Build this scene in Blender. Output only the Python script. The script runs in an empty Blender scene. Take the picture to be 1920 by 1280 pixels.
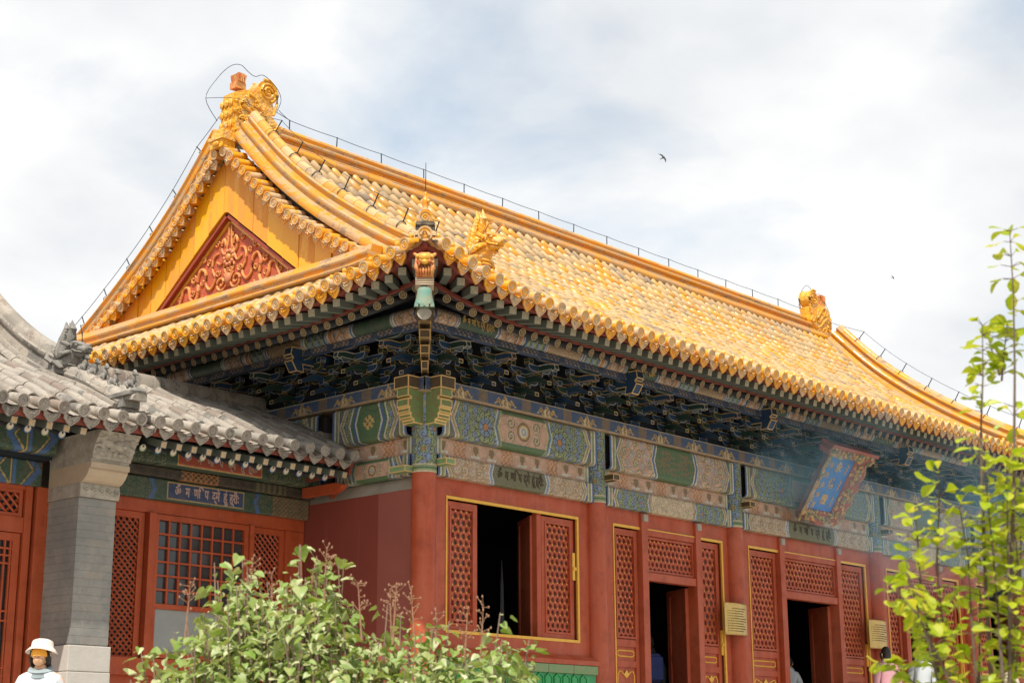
import bpy, bmesh, math, random
import numpy as np
from mathutils import Vector, Matrix
random.seed(7); rng = np.random.default_rng(7)
SC = bpy.context.scene
COL = SC.collection
R = math.radians

# ------------------------------------------------------------------ camera
cam_d = bpy.data.cameras.new('camera'); cam = bpy.data.objects.new('camera', cam_d); COL.objects.link(cam)
PITCH, ROLL, HEAD, FPX = 0.255059, 0.004976, 0.836080, 3049.27
CAM = Vector((-16.016, -16.158, 1.5))
fwd = Vector((math.sin(HEAD)*math.cos(PITCH), math.cos(HEAD)*math.cos(PITCH), math.sin(PITCH)))
rgt = Vector((math.cos(HEAD), -math.sin(HEAD), 0)); dwn = -rgt.cross(fwd)
r2 = math.cos(ROLL)*rgt + math.sin(ROLL)*dwn; d2 = -math.sin(ROLL)*rgt + math.cos(ROLL)*dwn
mw = Matrix((r2, -d2, -fwd)).transposed().to_4x4(); mw.translation = CAM
cam.matrix_world = mw
cam_d.sensor_width = 36; cam_d.lens = FPX/1920*36; cam_d.clip_start = 0.1; cam_d.clip_end = 2000
cam_d.dof.use_dof = True; cam_d.dof.focus_distance = 23.5; cam_d.dof.aperture_fstop = 5.0
SC.camera = cam

# ------------------------------------------------------------------ sky, sun, exposure
SUN = Vector((-0.45, -0.245, 0.858)).normalized()
w = bpy.data.worlds.new('World'); SC.world = w; w.use_nodes = True
nt = w.node_tree; nt.nodes.clear()
def N(t, **k):
    n = nt.nodes.new(t)
    for a, b in k.items(): setattr(n, a, b)
    return n
out = N('ShaderNodeOutputWorld'); bg = N('ShaderNodeBackground')
sky = N('ShaderNodeTexSky', sky_type='NISHITA', sun_disc=False)
sky.sun_elevation = math.asin(SUN.z); sky.sun_rotation = math.atan2(SUN.x, SUN.y); sky.air_density = 1.0; sky.dust_density = 1.6
tc = N('ShaderNodeTexCoord'); sep = N('ShaderNodeSeparateXYZ'); nt.links.new(tc.outputs['Generated'], sep.inputs[0])
zz = N('ShaderNodeMath', operation='MAXIMUM'); nt.links.new(sep.outputs[2], zz.inputs[0]); zz.inputs[1].default_value = 0.02
za = N('ShaderNodeMath', operation='ADD'); nt.links.new(zz.outputs[0], za.inputs[0]); za.inputs[1].default_value = 0.35
dx = N('ShaderNodeMath', operation='DIVIDE'); nt.links.new(sep.outputs[0], dx.inputs[0]); nt.links.new(za.outputs[0], dx.inputs[1])
dy = N('ShaderNodeMath', operation='DIVIDE'); nt.links.new(sep.outputs[1], dy.inputs[0]); nt.links.new(za.outputs[0], dy.inputs[1])
cmb = N('ShaderNodeCombineXYZ'); nt.links.new(dx.outputs[0], cmb.inputs[0]); nt.links.new(dy.outputs[0], cmb.inputs[1]); cmb.inputs[2].default_value = 2.5
nz = N('ShaderNodeTexNoise'); nz.inputs['Scale'].default_value = 3.1; nz.inputs['Detail'].default_value = 7; nz.inputs['Roughness'].default_value = 0.52; nz.inputs['Distortion'].default_value = 0.25
nt.links.new(cmb.outputs[0], nz.inputs['Vector'])
cr = N('ShaderNodeValToRGB'); nt.links.new(nz.outputs['Fac'], cr.inputs[0])
cr.color_ramp.elements[0].position = 0.32; cr.color_ramp.elements[0].color = (0.48, 0.48, 0.48, 1)
cr.color_ramp.elements[1].position = 0.52; cr.color_ramp.elements[1].color = (1, 1, 1, 1)
nz2 = N('ShaderNodeTexNoise'); nz2.inputs['Scale'].default_value = 3.6; nz2.inputs['Detail'].default_value = 6; nz2.inputs['Roughness'].default_value = 0.5
mp = N('ShaderNodeMapping'); mp.inputs['Location'].default_value = (4.3, 1.9, 0.6); nt.links.new(cmb.outputs[0], mp.inputs[0]); nt.links.new(mp.outputs[0], nz2.inputs['Vector'])
cr2 = N('ShaderNodeValToRGB'); nt.links.new(nz2.outputs['Fac'], cr2.inputs[0])
cr2.color_ramp.elements[0].position = 0.34; cr2.color_ramp.elements[0].color = (0.56, 0.585, 0.615, 1)
cr2.color_ramp.elements[1].position = 0.62; cr2.color_ramp.elements[1].color = (0.755, 0.755, 0.75, 1)
skm = N('ShaderNodeMix', data_type='RGBA', blend_type='MULTIPLY'); skm.inputs[0].default_value = 1
nt.links.new(sky.outputs[0], skm.inputs[6]); skm.inputs[7].default_value = (0.125, 0.145, 0.135, 1)
mx = N('ShaderNodeMix', data_type='RGBA'); nt.links.new(cr.outputs[0], mx.inputs[0]); nt.links.new(skm.outputs[2], mx.inputs[6]); nt.links.new(cr2.outputs[0], mx.inputs[7])
nt.links.new(mx.outputs[2], bg.inputs[0]); bg.inputs[1].default_value = 1.0; nt.links.new(bg.outputs[0], out.inputs[0])

sd = bpy.data.lights.new('sun', 'SUN'); sd.energy = 4.2; sd.angle = R(0.6); sd.color = (1.0, 0.93, 0.82)
so = bpy.data.objects.new('sun', sd); COL.objects.link(so); so.rotation_euler = (-SUN).to_track_quat('-Z', 'Y').to_euler(); so.location = (-10, -6, 25)
SC.view_settings.view_transform = 'Standard'; SC.view_settings.look = 'None'; SC.view_settings.exposure = 0.45; SC.view_settings.gamma = 1
SC.view_settings.use_curve_mapping = False
SC.render.engine = 'CYCLES'; SC.cycles.use_denoising = True; SC.cycles.max_bounces = 7; SC.cycles.diffuse_bounces = 4
SC.cycles.glossy_bounces = 2; SC.cycles.transmission_bounces = 4; SC.cycles.transparent_max_bounces = 6; SC.cycles.volume_bounces = 1
SC.cycles.sample_clamp_indirect = 6; SC.cycles.caustics_reflective = False; SC.cycles.caustics_refractive = False

# ------------------------------------------------------------------ materials
def lin(h):
    h = h.lstrip('#'); v = [int(h[i:i+2], 16)/255 for i in (0, 2, 4)]
    return tuple(c/12.92 if c <= .04045 else ((c+.055)/1.055)**2.4 for c in v)
MATS = {}
class NT:
    def __init__(s, name):
        m = bpy.data.materials.new(name); m.use_nodes = True; s.m = m; s.t = m.node_tree; s.t.nodes.clear()
        s.o = s.n('ShaderNodeOutputMaterial'); s.b = s.n('ShaderNodeBsdfPrincipled'); s.l(s.b.outputs[0], s.o.inputs[0]); MATS[name] = m
    def n(s, t, **k):
        x = s.t.nodes.new(t)
        for a, b in k.items(): setattr(x, a, b)
        return x
    def l(s, a, b): s.t.links.new(a, b)
    def val(s, i, v): s.b.inputs[i].default_value = v
    def noise(s, scale, detail=4, rough=.55, vec=None, dist=0):
        x = s.n('ShaderNodeTexNoise'); x.inputs['Scale'].default_value = scale; x.inputs['Detail'].default_value = detail
        x.inputs['Roughness'].default_value = rough; x.inputs['Distortion'].default_value = dist
        s.l(vec if vec is not None else s.pos(), x.inputs['Vector']); return x.outputs['Fac']
    def pos(s):
        if not hasattr(s, '_p'): s._p = s.n('ShaderNodeNewGeometry').outputs['Position']
        return s._p
    def ramp(s, fac, stops, interp='LINEAR'):
        x = s.n('ShaderNodeValToRGB'); x.color_ramp.interpolation = interp; e = x.color_ramp.elements
        while len(e) < len(stops): e.new(0.5)
        for i, (p, c) in enumerate(stops):
            e[i].position = p; e[i].color = (c, c, c, 1) if isinstance(c, (int, float)) else (*c, 1)
        s.l(fac, x.inputs[0]); return x.outputs[0]
    def mix(s, f, a, b, mode='MIX'):
        x = s.n('ShaderNodeMix', data_type='RGBA', blend_type=mode)
        for i, v in ((0, f), (6, a), (7, b)):
            if hasattr(v, 'is_linked') or hasattr(v, 'links'): s.l(v, x.inputs[i])
            elif i == 0: x.inputs[0].default_value = v
            else: x.inputs[i].default_value = (*v, 1)
        return x.outputs[2]
    def math(s, op, a, b=0.0):
        x = s.n('ShaderNodeMath', operation=op)
        for i, v in ((0, a), (1, b)):
            if hasattr(v, 'links'): s.l(v, x.inputs[i])
            else: x.inputs[i].default_value = v
        return x.outputs[0]
    def rnd(s):
        g = s.n('ShaderNodeNewGeometry').outputs['Random Per Island']; o = s.n('ShaderNodeObjectInfo').outputs['Random']
        return s.math('FRACT', s.math('ADD', s.math('MULTIPLY', g, 7.31), s.math('MULTIPLY', o, 13.7)))
    def bump(s, h, strength=.3, dist=.02):
        x = s.n('ShaderNodeBump'); x.inputs['Strength'].default_value = strength; x.inputs['Distance'].default_value = dist
        s.l(h, x.inputs['Height']); s.l(x.outputs[0], s.b.inputs['Normal'])
    def col(s, c):
        if hasattr(c, 'links'): s.l(c, s.b.inputs['Base Color'])
        else: s.val('Base Color', (*c, 1))
def mat(name, base, rough=.6, var=.25, scale=6, bump=.15, dark=None, metal=0, spec=.4, bscale=None, streak=False):
    m = NT(name); a = m.noise(scale, 5, .6)
    dk = dark or tuple(c*.55 for c in base)
    c = m.mix(m.ramp(a, [(.35, 0), (.75, var*2)]), base, dk)
    if streak:
        mp_ = m.n('ShaderNodeMapping'); mp_.inputs['Scale'].default_value = (9, 9, .5); m.l(m.pos(), mp_.inputs[0])
        st = m.noise(1.0, 4, .6, mp_.outputs[0]); c = m.mix(m.ramp(st, [(.56, 0), (.72, .55)]), c, tuple(min(1, x*1.35+.03) for x in base))
    m.col(c); m.val('Roughness', rough); m.val('Metallic', metal); m.val('Specular IOR Level', spec)
    if bump: m.bump(m.noise(bscale or scale*5, 4, .6), bump, .01)
    return m.m
def glazed(name, good, worn, grey, fw=.45, fg=.2, rough=.3, stretch=(5.5, 5.5, 5.5), scales=0):
    m = NT(name); r = m.rnd()
    mp_ = m.n('ShaderNodeMapping'); mp_.inputs['Scale'].default_value = stretch; m.l(m.pos(), mp_.inputs[0])
    n1 = m.noise(1.0, 5, .65, mp_.outputs[0]); n2 = m.noise(38, 4, .7)
    k = m.math('ADD', m.math('MULTIPLY', r, .42), m.math('ADD', m.math('MULTIPLY', m.math('SUBTRACT', n1, .5), 1.5), m.math('ADD', .16, m.math('MULTIPLY', m.math('SUBTRACT', n2, .5), .75))))
    tint = m.mix(m.math('FRACT', m.math('MULTIPLY', r, 9.7)), good, tuple(c*f for c, f in zip(good, (.9, .74, .7))))
    t0 = .75*(1-fw-fg); t1 = .75*(1-fg)
    f1 = m.ramp(k, [(max(0, t0-.03), 0), (t0+.05, 1)]); c = m.mix(f1, tint, worn)
    f2 = m.ramp(k, [(t1-.02, 0), (t1+.08, 1)]); c = m.mix(f2, c, grey)
    dirt = m.ramp(m.noise(90, 3, .7), [(.60, 0), (.74, .35)]); c = m.mix(dirt, c, tuple(x*.35 for x in grey))
    if stretch[0] > stretch[1]:
        ms = m.n('ShaderNodeMapping'); ms.inputs['Scale'].default_value = (7.5, .55, .55); m.l(m.pos(), ms.inputs[0])
        c = m.mix(m.ramp(m.noise(1.0, 5, .7, ms.outputs[0]), [(.50, 0), (.70, .62)]), c, tuple(x*.5 for x in worn)); c = m.mix(m.ramp(m.noise(.55, 4, .6), [(.45, 0), (.68, .38)]), c, grey)
    m.col(c); m.l(m.ramp(f1, [(0, rough), (1, .75)]), m.b.inputs['Roughness']); m.val('Specular IOR Level', .5)
    if scales:
        vo = m.n('ShaderNodeTexVoronoi'); vo.inputs['Scale'].default_value = scales; m.l(m.pos(), vo.inputs['Vector']); m.bump(m.math('ADD', m.math('MULTIPLY', vo.outputs['Distance'], -1.0), m.noise(18, 4, .6)), .55, .03)
    else: m.bump(m.noise(60, 3, .6), .12, .01)
    return m.m
TILE_Y = glazed('yellow_glazed_tile', (.72, .355, .020), (.54, .365, .175), (.27, .205, .15), .40, .22, .30, (4.0, .9, .9))
PAN = glazed('pan_glazed_tile', (.55, .27, .02), (.40, .27, .13), (.20, .15, .11), .40, .24, .4, (4.0, .9, .9))
TILE_R = glazed('ridge_glazed_tile', (.72, .33, .018), (.52, .32, .15), (.27, .19, .13), .40, .14, .28, (2.5, 2.5, 9))
TILE_E = glazed('eave_glazed_tile', (.74, .36, .02), (.56, .39, .22), (.36, .27, .20), .36, .16, .30)
GABLE = glazed('gable_glazed_board', (.82, .40, .010), (.70, .28, .04), (.58, .28, .11), .34, .06, .22, (3, 3, .8))
WEN = glazed('ornament_glaze', (.80, .42, .03), (.66, .42, .16), (.40, .30, .20), .26, .05, .28, scales=17)
TILE_G = glazed('grey_clay_tile', (.24, .215, .18), (.345, .305, .255), (.14, .13, .115), .4, .25, .8, (5, 2, 2))
def red_mat(name, base, fade):
    m = NT(name); mp_ = m.n('ShaderNodeMapping'); mp_.inputs['Scale'].default_value = (2.5, 2.5, .6); m.l(m.pos(), mp_.inputs[0])
    c = m.mix(m.ramp(m.noise(1.0, 5, .6, mp_.outputs[0]), [(.35, 0), (.68, 1)]), base, fade)
    c = m.mix(m.ramp(m.noise(3.5, 6, .7), [(.48, 0), (.72, .65)]), c, tuple(x*.58 for x in base))
    ms = m.n('ShaderNodeMapping'); ms.inputs['Scale'].default_value = (16, 16, .8); m.l(m.pos(), ms.inputs[0])
    c = m.mix(m.ramp(m.noise(1.0, 4, .6, ms.outputs[0]), [(.54, 0), (.72, .42)]), c, tuple(min(1, x*1.25+.03) for x in base))
    c = m.mix(m.ramp(m.noise(70, 3, .7), [(.66, 0), (.74, .55)]), c, (.42, .25, .18))
    m.col(c); m.l(m.ramp(m.noise(4, 4, .6), [(.3, .34), (.7, .6)]), m.b.inputs['Roughness']); m.val('Specular IOR Level', .3); m.bump(m.noise(11, 5, .65), .14, .01)
red_mat('red_paint', (.385, .064, .021), (.45, .110, .055))
mat('red_paint_dark', (.30, .05, .025), .5, .2, 3, .1)
mat('red_plaster', (.225, .045, .028), .75, .25, 1.2, .2, (.17, .035, .025), streak=True)
mat('pink_plaster', (.29, .082, .06), .8, .15, 2, .15)
mat('eave_red', (.24, .055, .035), .7, .35, 4, .2)
mat('gold_paint', (.80, .44, .06), .38, .2, 9, .1, metal=.25)
mat('rafter_face', (.10, .075, .045), .7, .3, 30, 0)
mat('rafter_gold', (.42, .30, .15), .6, .3, 30, 0)
mat('rafter_end', (.40, .36, .25), .75, .5, 60, 0, (.16, .15, .10))
mat('arm_gold', (.52, .32, .12), .5, .3, 20, 0, (.30, .19, .09))
mat('fist_green', (.12, .26, .08), .6, .7, 16, .2, (.20, .15, .07))
mat('shade_line', (.085, .075, .055), .6, .3, 20, 0)
mat('hip_block', (.17, .13, .085), .8, .8, 14, .4, (.03, .028, .026))
mat('gold_line', (.74, .48, .18), .45, .25, 20, 0, (.45, .28, .12))
mat('white_line', (.46, .45, .42), .6, .2, 20, 0, (.35, .33, .3))
mat('bracket_blue', (.018, .055, .12), .6, .4, 12, .1)
mat('bracket_green', (.018, .05, .038), .6, .4, 12, .1)
mat('bracket_brown', (.095, .062, .03), .6, .35, 12, .1)
mat('rafter_green', (.12, .135, .105), .75, .35, 10, .2, (.08, .10, .09))
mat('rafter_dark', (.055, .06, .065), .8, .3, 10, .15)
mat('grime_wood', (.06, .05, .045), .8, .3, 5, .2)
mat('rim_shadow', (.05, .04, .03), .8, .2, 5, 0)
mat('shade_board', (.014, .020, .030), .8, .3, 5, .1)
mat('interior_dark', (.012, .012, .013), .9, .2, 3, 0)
mat('lattice_paper', (.16, .16, .145), .8, .3, 3, 0)
mat('stone_pale', (.52, .49, .44), .85, .3, 3, .4, (.36, .34, .31))
mat('stone_carved', (.42, .38, .31), .85, .45, 9, .6, (.20, .18, .15))
mat('stone_buff', (.46, .36, .25), .85, .3, 4, .3, (.36, .28, .2))
mat('paving', (.37, .33, .28), .85, .3, 1.5, .3, (.28, .25, .22))
mat('plaster_buff', (.40, .345, .28), .9, .3, 3, .2)
mat('green_glaze', (.02, .34, .09), .18, .35, 7, .08, (.01, .17, .04), spec=.6)
mat('green_glaze_dull', (.14, .30, .12), .5, .5, 22, .4, (.30, .25, .13))
mat('stone_grey_beast', (.25, .235, .21), .85, .5, 10, .5, (.12, .115, .105))
mat('dark_metal', (.035, .045, .05), .5, .2, 20, 0, metal=.4)
mat('bronze_green', (.13, .27, .215), .7, .5, 14, .35, (.28, .24, .15))
mat('brass_plate', (.62, .42, .14), .35, .25, 6, .1, metal=.6)
mat('ink', (.07, .05, .03), .8, .1, 20, 0)
mat('plaque_blue', (.045, .19, .58), .5, .3, 8, .1)
mat('plaque_red', (.38, .10, .06), .6, .3, 6, .2)
mat('bark', (.16, .115, .085), .9, .4, 25, .4)
mat('bark_pink', (.30, .20, .155), .85, .4, 25, .3)
mat('twig_dry', (.36, .20, .12), .9, .3, 30, .2)
mat('skin', (.74, .44, .26), .55, .15, 20, .05)
mat('hair_black', (.018, .014, .012), .45, .3, 60, .3)
mat('hair_brown', (.17, .08, .04), .5, .3, 60, .3)
mat('cloth_white', (.56, .60, .62), .85, .1, 8, .25)
mat('cloth_greyblue', (.30, .36, .38), .85, .2, 8, .2)
mat('cloth_pink', (.66, .34, .38), .85, .15, 8, .25)
mat('cloth_dark', (.03, .032, .04), .85, .2, 8, .2)
mat('cloth_navy', (.03, .045, .16), .8, .2, 8, .2)
mat('cloth_magenta', (.45, .07, .30), .8, .2, 8, .2)
mat('cloth_cream', (.68, .58, .46), .85, .1, 10, .2)
mat('hat_cream', (.78, .68, .58), .8, .1, 12, .2)
mat('hat_red', (.62, .09, .07), .7, .15, 12, .2)
mat('face_light_orange', (.90, .40, .03), .3, .1, 12, 0)  # orange light on the hatted face, put into colour
mat('bird_dark', (.02, .03, .03), .7, .1, 10, 0)
mat('glass_dark', (.05, .055, .055), .12, .3, 2, 0, spec=.6)
mat('glass_pale', (.30, .32, .30), .25, .2, 2, 0, spec=.5)
mat('sliver_grey', (.34, .35, .36), .9, .2, 3, 0)
def brick_mat():
    m = NT('grey_brick'); n = m.noise(1.6, 4, .6); n2 = m.noise(14, 5, .65); r = m.rnd()
    c = m.mix(m.ramp(n, [(.35, 0), (.65, 1)]), (.25, .245, .225), (.335, .31, .27))
    c = m.mix(m.ramp(n2, [(.5, 0), (.75, .5)]), c, (.15, .155, .15))
    c = m.mix(m.ramp(r, [(.80, 0), (.95, .35)]), c, (.38, .30, .22))
    c = m.mix(m.ramp(m.noise(.9, 5, .65), [(.42, 0), (.62, .6)]), c, (.16, .165, .16)); m.col(c); m.val('Roughness', .9); m.bump(n2, .35, .01)
brick_mat()
def paint_mat():
    m = NT('painted_wood'); a = m.n('ShaderNodeVertexColor'); a.layer_name = 'Col'
    d = m.ramp(m.noise(9, 6, .7), [(.40, 0.06), (.72, .48)]); c = m.mix(d, a.outputs[0], (.17, .135, .09))
    d2 = m.ramp(m.noise(55, 3, .7), [(.56, 0), (.70, .35)]); c = m.mix(d2, c, (.30, .25, .18))
    ck = m.n('ShaderNodeTexVoronoi', feature='DISTANCE_TO_EDGE'); ck.inputs['Scale'].default_value = 5; m.l(m.pos(), ck.inputs['Vector'])
    c = m.mix(m.ramp(ck.outputs['Distance'], [(.0, .6), (.022, 0)]), c, (.05, .045, .04)); c = m.mix(1.0, c, (.96, .94, .90), 'MULTIPLY')
    m.col(c); m.val('Roughness', .6); m.bump(m.noise(120, 2, .6), .1, .005)
paint_mat()
def leaf_mat(name, a, b, c3, trans=.45, pale=None):
    m = NT(name); r = m.rnd()
    c = m.ramp(r, [(.0, a), (.5, b), (1.0, c3)])
    c = m.mix(m.ramp(m.noise(40, 3, .6), [(.45, 0), (.8, .35)]), c, tuple(x*.6 for x in b))
    m.col(c); m.val('Roughness', .42); m.val('Specular IOR Level', .45)
    t = m.n('ShaderNodeBsdfTranslucent'); tcx = m.mix(1.0, c, (1.0, .95, .45), 'MULTIPLY'); m.l(tcx, t.inputs[0])
    mixs = m.n('ShaderNodeMixShader'); mixs.inputs[0].default_value = trans; m.l(m.b.outputs[0], mixs.inputs[1]); m.l(t.outputs[0], mixs.inputs[2]); m.l(mixs.outputs[0], m.o.inputs[0])
leaf_mat('leaf_lilac', (.40, .43, .17), (.20, .33, .05), (.60, .60, .36), .35)
leaf_mat('leaf_young', (.48, .55, .03), (.34, .47, .03), (.64, .61, .07), .5)

# ------------------------------------------------------------------ helpers
WM = {}
def ob(name, data, parent=None, loc=(0, 0, 0), rz=0.0, rot=None, scale=None, M=None):
    o = bpy.data.objects.new(name, data); COL.objects.link(o)
    if M is None:
        rm = Matrix.Rotation(rz, 4, 'Z') if rot is None else rot
        M = Matrix.Translation(Vector(loc)) @ rm
        if scale is not None: M = M @ Matrix.Diagonal((*scale, 1)) if not isinstance(scale, (int, float)) else M @ Matrix.Scale(scale, 4)
    if parent is not None:
        o.parent = parent; o.matrix_parent_inverse = WM[parent].inverted()
    o.matrix_basis = M; WM[o] = M
    return o
def thing(name, label, cat, loc=(0, 0, 0), group=None):
    o = ob(name, None, None, loc); o.empty_display_size = .3; return tag(o, label, cat, group)
def tag(o, label=None, cat=None, group=None, kind=None):
    if label: o['label'] = label
    if cat: o['category'] = cat
    if group: o['group'] = group
    if kind: o['kind'] = kind
    return o
class MB:
    def __init__(s): s.v = []; s.f = []; s.m = []
    def add(s, v, f, m=0):
        o = len(s.v); s.v += [tuple(p) for p in v]; s.f += [tuple(i+o for i in q) for q in f]; s.m += [m]*len(f); return s
    def box(s, x0, x1, y0, y1, z0, z1, m=0):
        v = [(x0, y0, z0), (x1, y0, z0), (x1, y1, z0), (x0, y1, z0), (x0, y0, z1), (x1, y0, z1), (x1, y1, z1), (x0, y1, z1)]
        return s.add(v, [(0, 3, 2, 1), (4, 5, 6, 7), (0, 1, 5, 4), (1, 2, 6, 5), (2, 3, 7, 6), (3, 0, 4, 7)], m)
    def prism(s, poly, f0, f1, m=0, cap=True):      # poly of 2D points mapped by f0/f1 to 3D
        n = len(poly); v = [f0(p) for p in poly]+[f1(p) for p in poly]
        f = [(i, (i+1) % n, n+(i+1) % n, n+i) for i in range(n)]
        if cap: f += [tuple(range(n))[::-1], tuple(range(n, 2*n))]
        return s.add(v, f, m)
    def tube(s, pts, r, n=8, m=0, cap=True, up=Vector((0, 0, 1))):
        pts = [Vector(p) for p in pts]; k = len(pts); rr = r if hasattr(r, '__len__') else [r]*k; v = []
        for i, p in enumerate(pts):
            t = (pts[min(i+1, k-1)]-pts[max(i-1, 0)]).normalized()
            a = t.cross(up); a = a.normalized() if a.length > 1e-4 else t.cross(Vector((1, 0, 0))).normalized(); b = a.cross(t)
            for j in range(n):
                th = 2*math.pi*j/n; v.append(p+(a*math.cos(th)+b*math.sin(th))*rr[i])
        f = [(i*n+j, i*n+(j+1) % n, (i+1)*n+(j+1) % n, (i+1)*n+j) for i in range(k-1) for j in range(n)]
        if cap: f += [tuple(range(n))[::-1], tuple(range((k-1)*n, k*n))]
        return s.add(v, f, m)
    def sweep(s, prof, pts, side, m=0, cap=True):   # prof (a along side, b up) along pts
        side = Vector(side); n = len(prof); k = len(pts); pts = [Vector(p) for p in pts]; v = []
        for i, p in enumerate(pts):
            t = (pts[min(i+1, k-1)]-pts[max(i-1, 0)]).normalized(); u = side.cross(t)
            if u.z < 0: u = -u
            v += [p+side*a+u.normalized()*b for a, b in prof]
        f = [(i*n+j, i*n+(j+1) % n, (i+1)*n+(j+1) % n, (i+1)*n+j) for i in range(k-1) for j in range(n)]
        if cap: f += [tuple(range(n))[::-1], tuple(range((k-1)*n, k*n))]
        return s.add(v, f, m)
    def lathe(s, prof, n=12, m=0, o=(0, 0, 0)):     # prof (r,z)
        v = []; k = len(prof)
        for r, z in prof: v += [(o[0]+r*math.cos(2*math.pi*j/n), o[1]+r*math.sin(2*math.pi*j/n), o[2]+z) for j in range(n)]
        f = [(i*n+j, i*n+(j+1) % n, (i+1)*n+(j+1) % n, (i+1)*n+j) for i in range(k-1) for j in range(n)]
        f += [tuple(range(n))[::-1], tuple(range((k-1)*n, k*n))]
        return s.add(v, f, m)
    def ball(s, c, r, m=0, nu=10, nv=6):
        r = r if hasattr(r, '__len__') else (r, r, r); v = [(c[0], c[1], c[2]-r[2])]
        for i in range(1, nv):
            ph = -math.pi/2+math.pi*i/nv
            v += [(c[0]+r[0]*math.cos(ph)*math.cos(2*math.pi*j/nu), c[1]+r[1]*math.cos(ph)*math.sin(2*math.pi*j/nu), c[2]+r[2]*math.sin(ph)) for j in range(nu)]
        v.append((c[0], c[1], c[2]+r[2])); f = []
        for j in range(nu):
            f.append((0, 1+(j+1) % nu, 1+j)); f.append((len(v)-1, 1+(nv-2)*nu+j, 1+(nv-2)*nu+(j+1) % nu))
        for i in range(nv-2):
            for j in range(nu): f.append((1+i*nu+j, 1+i*nu+(j+1) % nu, 1+(i+1)*nu+(j+1) % nu, 1+(i+1)*nu+j))
        return s.add(v, f, m)
    def mesh(s, name, mats, smooth=False, fix=False):
        me = bpy.data.meshes.new(name); me.from_pydata(s.v, [], s.f)
        for x in (mats if isinstance(mats, (list, tuple)) else [mats]): me.materials.append(MATS[x] if isinstance(x, str) else x)
        if any(s.m): me.polygons.foreach_set('material_index', s.m)
        if smooth is True: me.polygons.foreach_set('use_smooth', [True]*len(s.f))
        if fix:
            b = bmesh.new(); b.from_mesh(me); bmesh.ops.recalc_face_normals(b, faces=b.faces); b.to_mesh(me); b.free()
        if smooth == 'auto':
            me.polygons.foreach_set('use_smooth', [True]*len(s.f))
            try: me.set_sharp_from_angle(angle=R(35))
            except Exception: pass
        me.update(); return me
    def ob(s, name, mats, parent=None, smooth=False, fix=False, **k): return ob(name, s.mesh(name, mats, smooth, fix), parent, **k)
def box_ob(name, dims, m, parent, bevel=0):
    b = MB().box(*dims); me = b.mesh(name, m)
    if bevel:
        bm = bmesh.new(); bm.from_mesh(me); bmesh.ops.bevel(bm, geom=bm.edges[:], offset=bevel, segments=2, affect='EDGES', profile=.6); bm.to_mesh(me); bm.free()
    return ob(name, me, parent)
def outlined(name, poly, f0, f1, mats, th=.012):    # prism whose faces carry a painted border (mats[0] fill, mats[1] line)
    me = MB().prism(poly, f0, f1).mesh(name, mats); bm = bmesh.new(); bm.from_mesh(me)
    bmesh.ops.recalc_face_normals(bm, faces=bm.faces)
    fs = [f for f in bm.faces if f.calc_area() > .0012]
    r = bmesh.ops.inset_individual(bm, faces=fs, thickness=th, depth=-.001)
    for f in r['faces']: f.material_index = 1
    bm.to_mesh(me); bm.free(); return me
def text_mesh(s, size=1.0, extr=.004, mat_='ink', name='lettering', bold=0.0):
    c = bpy.data.curves.new(name, 'FONT'); c.body = s; c.size = size; c.extrude = extr; c.align_x = 'CENTER'; c.align_y = 'CENTER'; c.offset = bold; c.resolution_u = 3
    o = bpy.data.objects.new('tmp', c); COL.objects.link(o); dg = bpy.context.evaluated_depsgraph_get()
    me = bpy.data.meshes.new_from_object(o.evaluated_get(dg)); me.materials.clear(); me.materials.append(MATS[mat_]); me.name = name
    bpy.data.objects.remove(o); return me
def interp(x, t): return np.interp(x, [a for a, b in t], [b for a, b in t])
def smoothstep(a, b, x): t = np.clip((x-a)/(b-a), 0, 1); return t*t*(3-2*t)
TXT_MANI = ['ॐ', 'म', 'णि', 'प', 'द्मे', 'हूं', 'ह्रीः']
TM = [text_mesh(c, .17, .004, 'ink', 'seed_syllable', .003) for c in TXT_MANI]
TM_GOLD = [text_mesh(c, .17, .004, 'gold_line', 'seed_syllable', .002) for c in TXT_MANI]
mat('glyph_pink', (.52, .36, .31), .7, .3, 30, 0)
TM_PINK = [text_mesh(c, .17, .004, 'glyph_pink', 'seed_syllable', .004) for c in TXT_MANI]
CH = [text_mesh(c, .27, .008, 'gold_paint', 'character', .004) for c in '永佑殿']
# ------------------------------------------------------------------ painted patterns (numpy colour functions of u, v in metres)
C = {k: np.array(v) for k, v in dict(blue=(.04, .13, .33), lblue=(.19, .30, .47), green=(.06, .15, .065), lgreen=(.27, .345, .18), olive=(.14, .145, .075), cream=(.64, .54, .38),
     tan=(.47, .34, .22), pink=(.58, .37, .27), orange=(.48, .20, .06), dark=(.03, .033, .03), white=(.66, .63, .54), gold=(.60, .40, .14), brown=(.22, .14, .07), mauve=(.42, .34, .36), dblue=(.02, .06, .15), dgreen=(.02, .075, .05)).items()}
def full(U, c): return np.broadcast_to(C[c] if isinstance(c, str) else c, U.shape+(3,)).copy()
def put(col, mask, c): col[mask] = C[c] if isinstance(c, str) else c; return col
def lat(U, V, s):
    row = np.round(V/(s*.866)); off = (row % 2)*.5*s; cm = np.round((U-off)/s); return U-off-cm*s, V-row*s*.866, (row+cm) % 2
def swirl(U, V, s=.13, a='lgreen', b='lblue', bg='olive', line='dark'):
    x, y, par = lat(U, V, s); r = np.hypot(x, y)/(s/2); th = np.arctan2(y, x); sg = np.where(par == 0, 1, -1)
    band = (r*1.35+sg*th/(2*np.pi)) % 1; col = full(U, a); put(col, par == 1, b); put(col, band < .24, line); put(col, (r > .98), bg); return col
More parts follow.
